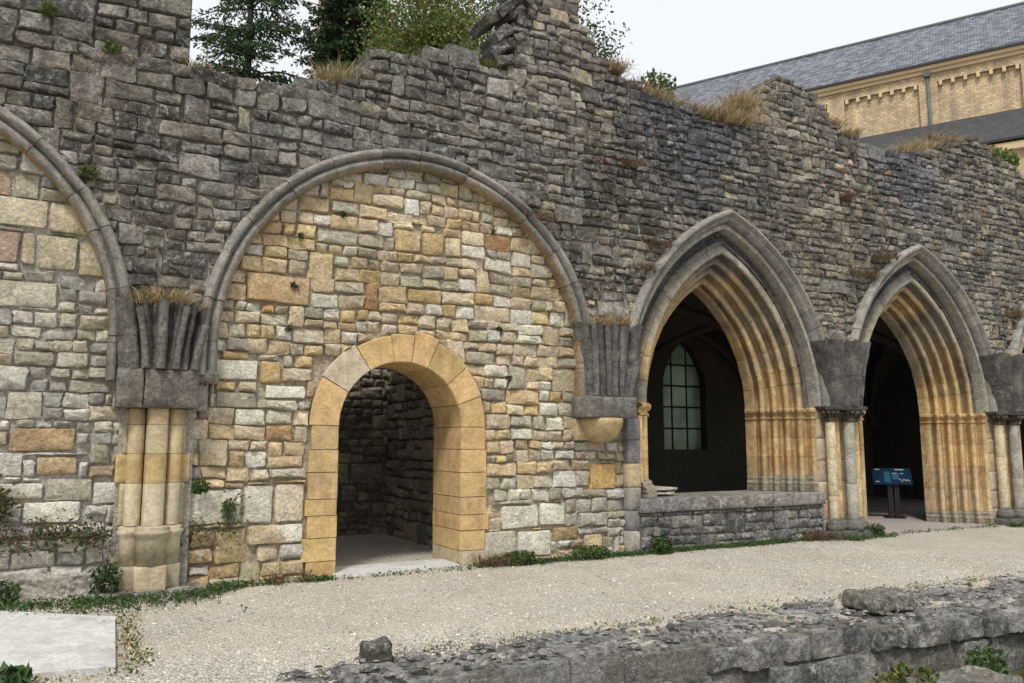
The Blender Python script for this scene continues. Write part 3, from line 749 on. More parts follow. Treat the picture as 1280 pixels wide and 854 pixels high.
# ================================================================= piers with shafts, capitals and dark vault springers
def springer(t, x, z0, z1, w0, w1, y0, y1, grooves, colr=DARK, cut=.16):
    """fused cluster of vault ribs: one weathered mass, the grooves opening upwards"""
    rows = 10; zm = z0+(z1-z0)*.46; NS = 56
    for (za, zb) in ((z0, zm), (zm+.004, z1)):
        rings = []; C = []
        for k in range(rows):
            z = za+(zb-za)*k/(rows-1); u = (z-z0)/(z1-z0); hw = w0+(w1-w0)*u**1.4; yy = y0+(y1-y0)*u**1.4; ring = []
            for i in range(NS+1):
                s = -1+2*i/NS; gd = 0.
                for gs, gw in grooves: gd = max(gd, math.exp(-((s-gs*(.88+.12*u))/(gw*(.6+.5*u)))**2))
                y = yy*(1-.5*abs(s)**2.6) + (.035+cut*u)*gd - .03*math.cos(s*9)*(1-gd)
                if i in (0, NS): y = .04
                ring.append((x+s*hw+.012*nz(z*7, i*.2), y+.022*nz(s*5, z*5, x)+.01*nz(s*16, z*14, x), z+(.07*nz(s*4, x, 3)-.05*gd if k == rows-1 and zb == z1 else 0)))
                cc = jit(colr, .1); C.append(lerp(cc, (.23,.22,.20), max(0, min(.6, nz(s*3, z*3, x+5)))))
            ring += [(x+hw*.9, .2, z), (x-hw*.9, .2, z)]; C += [colr, colr]; rings.append(ring)
        V, F = loft(rings, True); sharp(mk('springer_block', V, F, 'black_stone', t, C), 60)
def shaft(t, x, y, r, z0, z1, col, joints=(), mat='mould_stone'):
    zs = [z0]+list(joints)+[z1]
    for a, b in zip(zs, zs[1:]):
        V, F = lathe(x, y, [(r*.98, a+.002), (r, a+.008), (r, (a+b)/2), (r, b-.008), (r*.98, b-.002)], 18)
        mk('shaft', V, F, mat, t, jit(col, .12))
def ashlar_pier(t, x0, x1, z0, z1, y, rg):
    z = z0
    while z < z1-.02:
        h = min(rg.uniform(.3,.42), z1-z)
        if z1-z-h < .15: h = z1-z
        p = [(x0,z),(x1,z),(x1,z+h),(x0,z+h)]
        vf = stone(p, y, .3, .008, rg, gap=.003, rough=.004, bev=.01, bulge=.002)
        mk('ashlar_block', vf[0], vf[1], 'mould_stone', t, jit(lerp((.52,.39,.22), (.44,.40,.33), rg.random()), .15, rg)); z += h
def capital(t, x, y, r, z0, z1, col):
    h = z1-z0; V, F = lathe(x, y, [(r, z0), (r*1.28, z0+.012), (r*1.28, z0+.035), (r*1.02, z0+.045), (r*1.12, z0+.5*h), (r*1.75, z0+.82*h), (r*1.85, z0+.86*h), (r*1.9, z1)], 16)
    mk('capital', V, F, 'black_stone', t, col)
    for k in range(6):                                    # crockets
        a = PI+.1+k*PI/6.3; V, F = tube([(x+r*1.2*math.cos(a), y+r*1.2*math.sin(a), z0+.4*h), (x+r*1.75*math.cos(a), y+r*1.75*math.sin(a), z0+.66*h), (x+r*2.1*math.cos(a), y+r*2.1*math.sin(a), z0+.74*h), (x+r*2.05*math.cos(a), y+r*2.05*math.sin(a), z0+.60*h)], [.02,.024,.03,.022], 6)
        mk('crocket', V, F, 'black_stone', t, jit(col, .2))
def shaft_base(t, x, y, r, z0, col):
    V, F = lathe(x, y, [(r*1.75, z0), (r*1.75, z0+.10), (r*1.6, z0+.115), (r*1.68, z0+.14), (r*1.5, z0+.165), (r*1.2, z0+.175), (r*1.3, z0+.2), (r*1.15, z0+.22), (r, z0+.23)], 16)
    mk('base', V, F, 'mould_stone', t, col)
def twin_pier(x, label):
    t = thing('shafted_pier', label, 'pier', (x, 0, 0), 'shafted piers between pointed arches'); rg = random.Random(int(x))
    ashlar_pier(t, x-.58, x+.58, -.05, 2.24, .02, rg)
    for k, (sx, sy, r, c) in enumerate(((-.36,-.13,.085,(.56,.49,.35)), (-.15,-.06,.07,(.54,.38,.18)), (.03,-.2,.095,(.40,.38,.33)), (.3,-.09,.08,(.55,.41,.21)))):
        shaft(t, x+sx, sy, r, .34, 2.0, c, (.72+.1*k, 1.35+.05*k)); capital(t, x+sx, sy, r, 2.0, 2.22, (.10,.085,.06) if k != 1 else (.24,.17,.08)); shaft_base(t, x+sx, sy, r, .12, (.15,.145,.13))
    mb = MB(); mb.add(*stone([(x-.56,-.1),(x+.50,-.1),(x+.50,.13),(x-.56,.13)], -.33, .4, .02, rg, gap=0, rough=.006, bev=.015), (.10,.098,.09)); mb.build('plinth', 'black_stone', t)
    mb = MB()
    V, F = loft([[(x+sx*s, y, z) for sx, y in ((-.52,.05),(-.54,-.22),(-.3,-.36),(.22,-.40),(.46,-.26),(.5,.05))] for z, s in ((2.205,1.),(2.22,1.03),(2.26,1.05),(2.275,1.0))], True)
    sharp(mk('abacus', V, F, 'black_stone', t, (.075,.07,.062)), 30)
    springer(t, x+.03, 2.28, 3.43, .34, .62, -.38, -.5, ((-.35,.10),(.2,.09),(.62,.08)), (.095,.093,.088), .15)
    return t
twin_pier(12.0, 'pier of slim shafts with dark springer, between sill wall and information board arch')
twin_pier(17.0, 'pier of slim shafts with dark springer, beyond the information board arch')

def column_pier():
    x = .80; t = thing('engaged_column', 'cluster of ochre engaged shafts under a dark block and fan of broken ribs', 'column', (x, 0, 0)); rg = random.Random(9)
    springer(t, x-.02, 2.43, 3.2, .42, .50, -.30, -.36, ((-.5,.07),(-.2,.1),(.2,.09),(.52,.06),(.8,.05)), (.125,.118,.106), .17)
    for sg, w0, w1, r, zt in ((-1,.15,.25,.042,.66), (0,.0,.02,.058,.74), (1,.16,.24,.042,.70), (1,.36,.45,.045,.5)):
        path = [(x-.02+sg*(w0+(w1-w0)*u**1.5), -.30-.05*u+.01*nz(u*5, w0), 2.44+zt*u) for u in (0,.2,.4,.6,.8,1)]
        V, F = tube(path, [r*(.9+.18*nz(q*1.7, w0*9)) for q in range(6)], 10); sharp(mk('rib', V, F, 'black_stone', t, jit((.15,.143,.13), .2, rg)), 50)
    for (xa, xb) in ((x-.44, x-.172), (x-.169, x+.40)):
        vf = stone([(xa,2.0),(xb,2.0),(xb,2.43),(xa,2.43)], -.26, .5, .02, rg, gap=.001, rough=.008, bev=.012, bulge=.003)
        mk('abacus_block', vf[0], vf[1], 'black_stone', t, jit((.17,.155,.13), .1, rg))
    # five shafts cut in courses
    courses = [(.72,1.18,(.59,.51,.37)), (1.18,1.50,(.52,.385,.20)), (1.50,1.82,(.55,.45,.285)), (1.82,2.0,(.46,.36,.22))]
    for z0, z1, c in courses:
        ww = rg.uniform(.31,.40)
        for (xa, xb, yy) in ((x-ww, x-.2, .02), (x+.2, x+ww*.95, .02)):
            vf = stone([(xa,z0),(xb,z0),(xb,z1),(xa,z1)], yy, .3, .01, rg, gap=.002, rough=.005, bev=.008, bulge=.002); mk('ashlar_block', vf[0], vf[1], 'gold_stone', t, jit(c, .12, rg))
        for sx, sy, r in ((-.205,-.06,.085), (.0,-.12,.125), (.195,-.06,.08)):
            prof = [(r*.985,z0+.002),(r,z0+.008),(r,z1-.008),(r*.985,z1-.002)]
            if sx == 0:
                V, F = loft([[(x+a*s, b, z) for a, b in ((-.112,.1),(-.112,-.14),(-.095,-.19),(-.05,-.215),(.05,-.215),(.095,-.19),(.112,-.14),(.112,.1))] for z, s in ((z0+.002,.99),(z0+.01,1),(z1-.01,1),(z1-.002,.99))], True)
                sharp(mk('shaft', V, F, 'gold_stone', t, jit(c, .1, rg)), 30)
            else:
                V, F = lathe(x+sx, sy, prof, 18); mk('shaft', V, F, 'gold_stone', t, jit(c, .12, rg))
    for sx, sy, r in ((-.205,-.02,.10), (.0,-.12,.14), (.195,-.02,.10)):
        c = (.57,.49,.35) if sx else (.48,.42,.31)
        V, F = lathe(x+sx, sy, [(r*1.12,.30),(r*1.12,.58),(r*1.2,.60),(r*1.42,.64),(r*1.45,.665),(r*1.2,.68),(r*1.28,.705),(r*1.1,.715),(r,.72)], 18)
        mk('base', V, F, 'gold_stone', t, c)
        vf = stone([(x+sx-r*1.15,.02),(x+sx+r*1.15,.02),(x+sx+r*1.15,.30),(x+sx-r*1.15,.30)], sy-r*1.05, .3, .01, rg, gap=.002, rough=.006, bev=.01, bulge=.002); mk('pedestal', vf[0], vf[1], 'gold_stone', t, (.56,.48,.33) if sx == 0 else (.40,.35,.26))
    vf = stone([(x-.6,-.1),(x+.55,-.1),(x+.55,.05),(x-.6,.05)], -.34, .4, .01, rg, gap=0, rough=.01, bev=.015); mk('plinth', vf[0], vf[1], 'rock', t, (.20,.18,.15))
column_pier()
def corbel_pier():
    x = 6.88; t = thing('corbel', 'rounded ochre corbel carrying a dark block and a fan of broken ribs', 'corbel', (x, 0, 1.6)); rg = random.Random(10)
    springer(t, x+.12, 2.31, 3.4, .44, .60, -.23, -.31, ((-.72,.06),(-.3,.07),(.1,.07),(.5,.06)), (.125,.12,.112), .12)
    for k, (a, b) in enumerate(((-.24,-.30),(-.02,-.06),(.2,.2),(.36,.50))):
        zt = 3.36 if k < 3 else 2.85
        path = [(x+a+(b-a)*u**1.4, -.225-.04*u, 2.31+(zt-2.31)*u) for u in (0,.25,.5,.75,1)]
        V, F = tube(path, [.044,.046,.048,.05,.046], 10); sharp(mk('rib', V, F, 'black_stone', t, jit((.15,.145,.135), .2, rg)), 50)
    vf = stone([(x-.46,1.99),(x+.44,1.99),(x+.44,2.3),(x-.46,2.3)], -.27, .5, .02, rg, gap=.001, rough=.007, bev=.014, bulge=.003)
    mk('abacus_block', vf[0], vf[1], 'black_stone', t, (.18,.17,.155))
    V, F = lathe(x-.02, .02, [(.02,1.62),(.10,1.63),(.17,1.66),(.25,1.73),(.31,1.83),(.345,1.93),(.35,1.988)], 24); mk('corbel_bowl', V, F, 'gold_stone', t, (.50,.385,.21))
    vf = stone([(x-.45,1.66),(x-.1,1.66),(x-.1,1.985),(x-.45,1.985)], .04, .2, .01, rg, gap=.001, rough=.004, bev=.01); mk('ashlar_block', vf[0], vf[1], 'gold_stone', t, (.44,.34,.19))
    # plain grey strip of wall between the corbel and the pointed arch
    z = .0
    for h, c in ((.32,(.36,.35,.32)), (.3,(.2,.195,.19)), (.34,(.27,.255,.23)), (.36,(.44,.35,.22)), (.35,(.2,.2,.205)), (.33,(.19,.19,.2))):
        vf = stone([(7.34,z),(7.58,z),(7.58,z+h),(7.34,z+h)], .0, .3, .012, rg, gap=.002, rough=.006, bev=.01); mk('ashlar_block', vf[0], vf[1], 'mould_stone', t, jit(c, .1, rg)); z += h
corbel_pier()

# ================================================================= sill walls in the arches
def sill_wall(x0, x1, label, light, seed):
    t = thing('sill_wall', label, 'wall', ((x0+x1)/2, .3, 0)); rg = random.Random(seed)
    mb = MB(); mb.box(x0, x1, -.035, .95, -.2, .60, (.16,.155,.14) if not light else (.3,.28,.24)); mb.build('mortar_core', 'mortar', t, False)
    m = Masonry(); pal = [(.22,.215,.20),(.27,.26,.24),(.18,.176,.17)] if not light else [(.40,.36,.28),(.46,.42,.34),(.34,.30,.23)]
    for p in cells(x0, x1, -.06, .56, (.26,.32), (.5,1.1), rg, seed, .02, .15):
        p = clip(clip(clip(p, 1, 0, x1), -1, 0, -x0), 0, 1, .585)
        if len(p) > 2 and abs(area(p)) > .006: m.add(stone(p, -.06, .05, rg.uniform(.0,.02), rg, gap=.007, rough=.014), jit(rg.choice(pal), .2, rg))
    m.build(t, 'dark_stone')
    x = x0-.03
    while x < x1:
        w_ = min(rg.uniform(.9,1.4), x1+.02-x); w_ = x1+.02-x if x1-x-w_ < .4 else w_
        vf = stone([(x,.585),(x+w_,.585),(x+w_,.795),(x,.795)], -.10, 1.05, .015, rg, gap=.002, rough=.008, bev=.014, bulge=.004); sharp(mk('coping_stone', vf[0], vf[1], 'rock' if not light else 'light_stone', t, jit((.30,.29,.275) if not light else (.40,.37,.3), .12, rg)), 40); x += w_
sill_wall(7.52, 11.45, 'low dark grey sill wall of thin courses closing the foot of the arch', False, 3)
sill_wall(17.52, 21.4, 'low pale rubble sill wall behind the second shafted pier', True, 4)
rg = random.Random(77)
for k, (x0, x1, z0, z1, y) in enumerate(((7.85,8.4,.80,.86,.25), (7.9,8.5,.862,.93,.28))):
    vf = stone([(x0,z0),(x1,z0+.01),(x1+.03,z1),(x0+.04,z1)], y, .35, .03, rg, gap=0, rough=.02, bev=.02)
    sharp(mk('loose_slab', vf[0], vf[1], 'light_stone', None, (.40,.37,.31), label=('loose flat stone slab on the sill, lower of two' if k == 0 else 'loose flat stone slab on top of another on the sill'), category='stone', group='loose slabs on the sill'), 40)

# ================================================================= vaulted room behind the pointed arches
def chapter_room():
    t = thing('vaulted_room', 'dark rib vaulted room behind the pointed arches', 'room', (14.5, 4, 0))
    x0, x1, y0, y1 = 7.0, 22.0, 1.0, 7.0
    win = 14.5
    outer = [(x0-.4,-.2),(x1+.4,-.2),(x1+.4,5.3),(x0-.4,5.3)]
    r = 1.55; c = r-.75; ap = math.acos(c/r)
    hole = [(win+.75,1.47)] + arc(win-c, 3.1, r, 0, ap, 8) + arc(win+c, 3.1, r, PI-ap, PI, 8)[1:] + [(win-.75,1.47)]
    loops = [[Vector((p[0],p[1],0)) for p in outer], [Vector((p[0],p[1],0)) for p in hole]]; allp = outer+hole; n = len(allp)
    tris = tessellate_polygon(loops); V = [(p[0],y1,p[1]) for p in allp]+[(p[0],y1+.55,p[1]) for p in allp]; F = []
    for a, b, c_ in tris: F += [(a,b,c_), (c_+n,b+n,a+n)]
    h0 = len(outer); hn = len(hole)
    for i in range(hn): a, b = h0+i, h0+(i+1)%hn; F.append((a,b,b+n,a+n))
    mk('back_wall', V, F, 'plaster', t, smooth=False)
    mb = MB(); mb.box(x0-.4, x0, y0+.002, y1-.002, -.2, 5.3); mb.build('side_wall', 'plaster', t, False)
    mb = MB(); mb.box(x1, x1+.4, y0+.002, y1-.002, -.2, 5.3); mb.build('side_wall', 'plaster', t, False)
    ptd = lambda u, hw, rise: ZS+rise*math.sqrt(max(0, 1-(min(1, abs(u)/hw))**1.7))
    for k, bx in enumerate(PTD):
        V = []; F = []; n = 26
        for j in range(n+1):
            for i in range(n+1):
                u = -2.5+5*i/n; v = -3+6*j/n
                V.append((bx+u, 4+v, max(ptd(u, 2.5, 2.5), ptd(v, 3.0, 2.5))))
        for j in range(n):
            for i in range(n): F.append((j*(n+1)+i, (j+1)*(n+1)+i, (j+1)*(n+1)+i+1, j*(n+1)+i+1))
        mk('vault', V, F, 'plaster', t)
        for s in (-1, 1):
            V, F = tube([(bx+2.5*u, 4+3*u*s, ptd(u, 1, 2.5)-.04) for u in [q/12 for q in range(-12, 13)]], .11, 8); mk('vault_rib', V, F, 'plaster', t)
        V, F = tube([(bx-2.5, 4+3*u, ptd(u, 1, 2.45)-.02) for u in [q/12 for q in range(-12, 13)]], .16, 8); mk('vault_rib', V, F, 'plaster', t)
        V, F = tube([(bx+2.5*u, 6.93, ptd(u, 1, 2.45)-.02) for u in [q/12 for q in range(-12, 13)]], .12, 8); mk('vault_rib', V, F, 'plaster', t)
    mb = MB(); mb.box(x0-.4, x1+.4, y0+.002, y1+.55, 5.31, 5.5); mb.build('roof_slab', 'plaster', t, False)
    for bx in (12.0, 17.0):
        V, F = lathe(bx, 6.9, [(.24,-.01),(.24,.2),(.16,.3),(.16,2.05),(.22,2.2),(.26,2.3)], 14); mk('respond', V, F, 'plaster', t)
    # window: bars and one sheet of glass to a light
    wd = MB(); g = MB()
    wt = thing('lattice_window', 'tall pointed lattice window with greenish panes in the dark room', 'window', (win, y1+.3, 1.47))
    hw = lambda z: .75 if z <= 3.1 else max(0, math.sqrt(max(0, r*r-(z-3.1)**2))-c)
    zs_ = [1.47, 2.04, 2.62, 3.2, 3.78, 4.36]
    xs_ = [-.75,-.26,.26,.75]
    for z in zs_[1:-1]: 
        b = MB(); b.box(win-hw(z), win+hw(z), y1+.24, y1+.29, z-.022, z+.022); b.build('glazing_bar', 'iron', wt, False)
    for x in xs_[1:-1]:
        ztop = 3.1+math.sqrt(r*r-(abs(x)+c)**2); b = MB(); b.box(win+x-.018, win+x+.018, y1+.235, y1+.285, 1.47, ztop); b.build('glazing_bar', 'iron', wt, False)
    for i in range(3):
        for j in range(5):
            za, zb = zs_[j]+.0, zs_[j+1]
            L = []
            xa, xb = win+xs_[i], win+xs_[i+1]
            pts = [(xa,za),(xb,za),(xb,zb),(xa,zb)]
            for q in range(9):                            # trim to the pointed head
                th = q/8*ap
                for s in (-1, 1):
                    nx_, nz_ = s*math.cos(th), math.sin(th)
                    if pts: pts = clip(pts, nx_, nz_, nx_*(win-s*c)+nz_*3.1+r)
            if len(pts) > 2 and abs(area(pts)) > .004:
                V, F = prism(pts, y1+.255, y1+.262); mk('pane', V, F, 'glass', wt, smooth=False)
chapter_room()
mb = MB(); mb.box(7.0, 22.0, .95, 7.0, -.1, .008); mb.build('floor', 'pavement', smooth=False, kind='structure')
mb = MB(); V = [(12.75,-.02),(16.2,-.02),(16.2,.95),(12.75,.95)]; mb.box(13.0, 16.05, -.16, .95, -.1, .02); mb.build('threshold_slab', 'pavement', smooth=False, label='grey stone threshold slab under the arch with the board', category='slab')

# information board on a post
def board():
    t = thing('information_board', 'dark blue tilted information board on a dark post inside the arch', 'sign', (15.85, 1.85, 0))
    mb = MB(); mb.box(15.77, 15.87, 1.80, 1.92, .0, .78); mb.build('post', 'iron', t, False)
    mb = MB(); mb.box(15.90, 16.0, 1.80, 1.92, .0, .78); mb.build('post', 'iron', t, False)
    mb = MB(); mb.box(15.68, 16.1, 1.7, 2.05, .008, .03); mb.build('base_plate', 'iron', t, False)
    blue = plain('board_blue', (.008,.026,.058), .1, 6, .8, 0., 0., .05); M['bb'] = blue; M['bl'] = plain('board_light_blue', (.03,.09,.15), .1, 6, .8, 0., 0., .05); M['wh'] = plain('board_white', (.35,.35,.35), .1, 6, .8, 0., 0., .05)
    ca, sa = math.cos(math.radians(35)), math.sin(math.radians(35))
    def pl(u0, u1, v0, v1, d): # plate in tilted board plane
        P = []
        for dd in (d, d-.03 if d == 0 else d-.003):
            for u, v in ((u0,v0),(u1,v0),(u1,v1),(u0,v1)):
                P.append((15.88+u*.68, 1.74+v*sa+u*.0-dd*ca*-1*-1, .74+v*ca+dd*sa))
        return P, [(0,1,2,3),(7,6,5,4),(0,4,5,1),(1,5,6,2),(2,6,7,3),(3,7,4,0)]
    V, F = pl(-.58,.58,.0,.42,0.); p = mk('panel', V, F, 'bb', t, smooth=False)
    for a in ((-.24,-.06,.05,.32),(0,.2,.12,.3)): V, F = pl(*a, .008); mk('picture_field', V, F, 'bl', p, smooth=False)
    rg = random.Random(2)
    for a in ((-.5,-.36,.36,.39),(.1,.36,.36,.385),(-.5,-.40,.05,.075),(0.,.14,.27,.285),(.24,.34,.26,.28)): V, F = pl(*a, .012); mk('text_line', V, F, 'wh', p, smooth=False)
    for k in range(12):
        u = .2+k*.026; v = .06+rg.uniform(0,.05); V, F = pl(u, u+.018, v, v+.03, .012); mk('text_line', V, F, 'wh', p, smooth=False)
    t.rotation_euler = (0, 0, math.radians(-46))
board()

# ================================================================= low ruined wall along the path
def rock(x0, x1, y0, y1, z0, z1, nx_, ny_, nzz, amp, rng, round_=.05, fr=3.):
    V = []; F = []; ix = {}
    def vid(i, j, k):
        key = (i, j, k)
        if key in ix: return ix[key]
        u, v, w_ = i/nx_, j/ny_, k/nzz
        p = Vector((x0+(x1-x0)*u, y0+(y1-y0)*v, z0+(z1-z0)*w_))
        q = Vector((abs(u-.5)*2, abs(v-.5)*2, abs(w_-.5)*2)); ed = sorted(q)[1]
        c = Vector(((x0+x1)/2, (y0+y1)/2, (z0+z1)/2))
        if ed > .99: p += (c-p).normalized()*round_*(1.3 if sorted(q)[0] > .99 else .8)
        n = noise.noise_vector(p*fr)+noise.noise_vector(p*fr*2.7)*.6+noise.noise_vector(p*fr*6)*.35; p += Vector((n.x*.7, n.y*.8, n.z*.8))*amp
        ix[key] = len(V); V.append(tuple(p)); return ix[key]
    for i in range(nx_):
        for j in range(ny_): F += [(vid(i,j,0),vid(i,j+1,0),vid(i+1,j+1,0),vid(i+1,j,0)), (vid(i,j,nzz),vid(i+1,j,nzz),vid(i+1,j+1,nzz),vid(i,j+1,nzz))]
    for i in range(nx_):
        for k in range(nzz): F += [(vid(i,0,k),vid(i+1,0,k),vid(i+1,0,k+1),vid(i,0,k+1)), (vid(i,ny_,k),vid(i,ny_,k+1),vid(i+1,ny_,k+1),vid(i+1,ny_,k))]
    for j in range(ny_):
        for k in range(nzz): F += [(vid(0,j,k),vid(0,j,k+1),vid(0,j+1,k+1),vid(0,j+1,k)), (vid(nx_,j,k),vid(nx_,j+1,k),vid(nx_,j+1,k+1),vid(nx_,j,k+1))]
    return V, F
def low_wall():
    t = thing('low_wall', 'low ruined wall of lichen grey blocks along the gravel path', 'wall', (6, -4.5, -.5)); rg = random.Random(31)
    front = lambda x: -4.57-.104*max(0, x-2.2)
    mb = MB(); V, F = [], []
    xs_ = [1.7+.5*i for i in range(24)]
    for x in xs_: V += [(x, front(x)+.08, -.8), (x, front(x)+.08, -.02), (x, -4.1, -.02), (x, -4.1, -.8)]
    for i in range(len(xs_)-1):
        for k in range(4): F.append((i*4+k, (i+1)*4+k, (i+1)*4+(k+1)%4, i*4+(k+1)%4))
    mk('rubble_core', V, F, 'mortar', t, (.2,.19,.17), smooth=False)
    G = [(.23,.228,.22), (.30,.295,.285), (.165,.163,.158), (.37,.36,.34)]
    x = 1.75
    while x < 12.5:                                       # upper course along the face
        w_ = rg.choice([rg.uniform(.16,.32), rg.uniform(.3,.62)]); f = front(x+w_/2)+rg.uniform(-.03,.08)+(.12 if rg.random() < .12 else 0); zt = rg.uniform(-.06,.02)
        V, F = rock(x+.004, x+w_-.004, f, f+rg.uniform(.3,.42), -.2+rg.uniform(-.02,.02), zt, 18, 10, 7, .019, rg, .006, 5.5)
        mk('coping_stone', V, F, 'rock', t, jit(rg.choice(G), .18, rg)); x += w_
    for k in range(170):                                  # broken flat pieces over the top
        x = rg.uniform(1.2, 12.3); f = front(x)+.3; y = rg.uniform(f, -4.02); a, b = rg.uniform(.12,.34), rg.uniform(.08,.2); zt = rg.uniform(-.02,.035)+(.03 if rg.random() < .1 else 0)
        V, F = rock(x-a, x+a, y-b, y+b, -.12, zt-.01, 11, 8, 4, .014, rg, .012, 6.)
        an = rg.uniform(-.5,.5); ca, sa = math.cos(an), math.sin(an); V = [(x+(v[0]-x)*ca-(v[1]-y)*sa, min(y+(v[0]-x)*sa+(v[1]-y)*ca, -3.95), v[2]+(v[0]-x)*rg.choice((.03,-.03))) for v in V]
        mk('stone', V, F, 'rock', t, jit(rg.choice(G), .2, rg))
    x = 1.9
    while x < 12.5:
        w_ = rg.uniform(.35,1.0); f = front(x+w_/2)+rg.uniform(.0,.09)
        V, F = rock(x+.006, x+w_-.006, f, f+.4, -.66, -.205+rg.uniform(-.03,.0), 18, 4, 10, .024, rg, .008, 5.)
        mk('stone', V, F, 'rock', t, jit(rg.choice(G), .18, rg)); x += w_
    # chips on the top
    mb = MB()
    for k in range(900):
        x = rg.uniform(1.4, 12.4); f = front(x); y = rg.uniform(f+.06, -4.0); s = rg.uniform(.012,.045)
        z = .045+rg.uniform(-.03,.02); a = rg.uniform(0, PI); P = []
        for q in range(5): P.append((x+s*math.cos(a+q*1.26)*rg.uniform(.7,1.4), y+s*math.sin(a+q*1.26)*rg.uniform(.6,1.2), z+rg.uniform(0,.012)))
        P2 = [(p[0]*.7+x*.3, p[1]*.7+y*.3, p[2]+s*.35) for p in P]; Vv = P+P2
        mb.add(Vv, [(q,(q+1)%5,(q+1)%5+5,q+5) for q in range(5)]+[(5,6,7,8,9)], jit(rg.choice([(.16,.155,.15),(.30,.295,.28),(.42,.41,.38)]), .2, rg))
    mb.build('stone_chips', 'rock', t, False, kind='stuff')
low_wall()
rg = random.Random(41)
for nm, b, lab, c in (('loose_block', (6.62,7.22,-4.75,-4.35,.04,.19), 'flat loose block lying on top of the low wall', (.22,.21,.18)),
                      ('loose_stone', (1.93,2.14,-4.12,-3.94,.0,.17), 'small upright stone on the gravel at the low wall end', (.13,.12,.105)),
                      ('fallen_block', (6.15,7.15,-5.75,-5.28,-.62,-.34), 'mossy fallen block lying below the low wall', (.25,.235,.20)),
                      ('fallen_block', (7.3,8.1,-5.95,-5.55,-.7,-.47), 'half buried pale block below the low wall beside ferns', (.27,.25,.21))):
    V, F = rock(*b, 18, 12, 7, .034, rg, .02, 5.); mk(nm, V, F, 'rock', None, c, label=lab, category='stone')

# ================================================================= plants
GREENS = [(.045,.085,.022),(.06,.105,.03),(.035,.065,.02),(.085,.12,.035)]
DRY = [(.50,.41,.26),(.40,.31,.18),(.58,.50,.34),(.30,.21,.12)]
RUST = [(.19,.12,.075),(.25,.165,.10),(.15,.10,.065)]
def blades(mb, x, y, z, n, h, spread, pal, rng, lean=(0,0), wid=.006):
    for k in range(n):
        a = rng.uniform(0, 2*PI); d = abs(rng.gauss(0,.6))*spread; bx, by = x+math.cos(a)*d*.5, y+math.sin(a)*d*.5
        hh = h*rng.uniform(.5,1.15); tx = math.cos(a)*d*.9+lean[0]*hh+rng.uniform(-1.1,1.1)*hh; ty = math.sin(a)*d*.9+lean[1]*hh+rng.uniform(-.9,.9)*hh; w_ = wid*rng.uniform(.6,1.4)
        pa = rng.uniform(0, PI); ux, uy = math.cos(pa)*w_, math.sin(pa)*w_; c = jit(rng.choice(pal), .2, rng); dr = rng.uniform(0,.75)*hh
        V = [(bx-ux,by-uy,z-.02),(bx+ux,by+uy,z-.02),(bx+tx*.45-ux*.8,by+ty*.45-uy*.8,z+hh*.62),(bx+tx*.45+ux*.8,by+ty*.45+uy*.8,z+hh*.62),(bx+tx,by+ty,z+hh-dr)]
        mb.add(V, [(0,1,3,2),(2,3,4)], c)
def leaves(mb, pts, size, pal, rng, flat=None):
    for (x, y, z) in pts:
        s = size*rng.uniform(.6,1.3); d1 = Vector((rng.gauss(0,1), rng.gauss(0,1), rng.gauss(0,1))).normalized()
        if flat is not None: d1 = (d1*.7+Vector(flat).cross(Vector((rng.gauss(0,1),rng.gauss(0,1),rng.gauss(0,1))))).normalized()
        d2 = d1.cross(Vector((rng.gauss(0,1), rng.gauss(0,1), rng.gauss(0,1)))).normalized(); c = jit(rng.choice(pal), .25, rng); p = Vector((x,y,z))
        mb.add([tuple(p-d1*s), tuple(p+d2*s*.5), tuple(p+d1*s), tuple(p-d2*s*.5)], [(0,1,2,3)], c)
rg = random.Random(51)
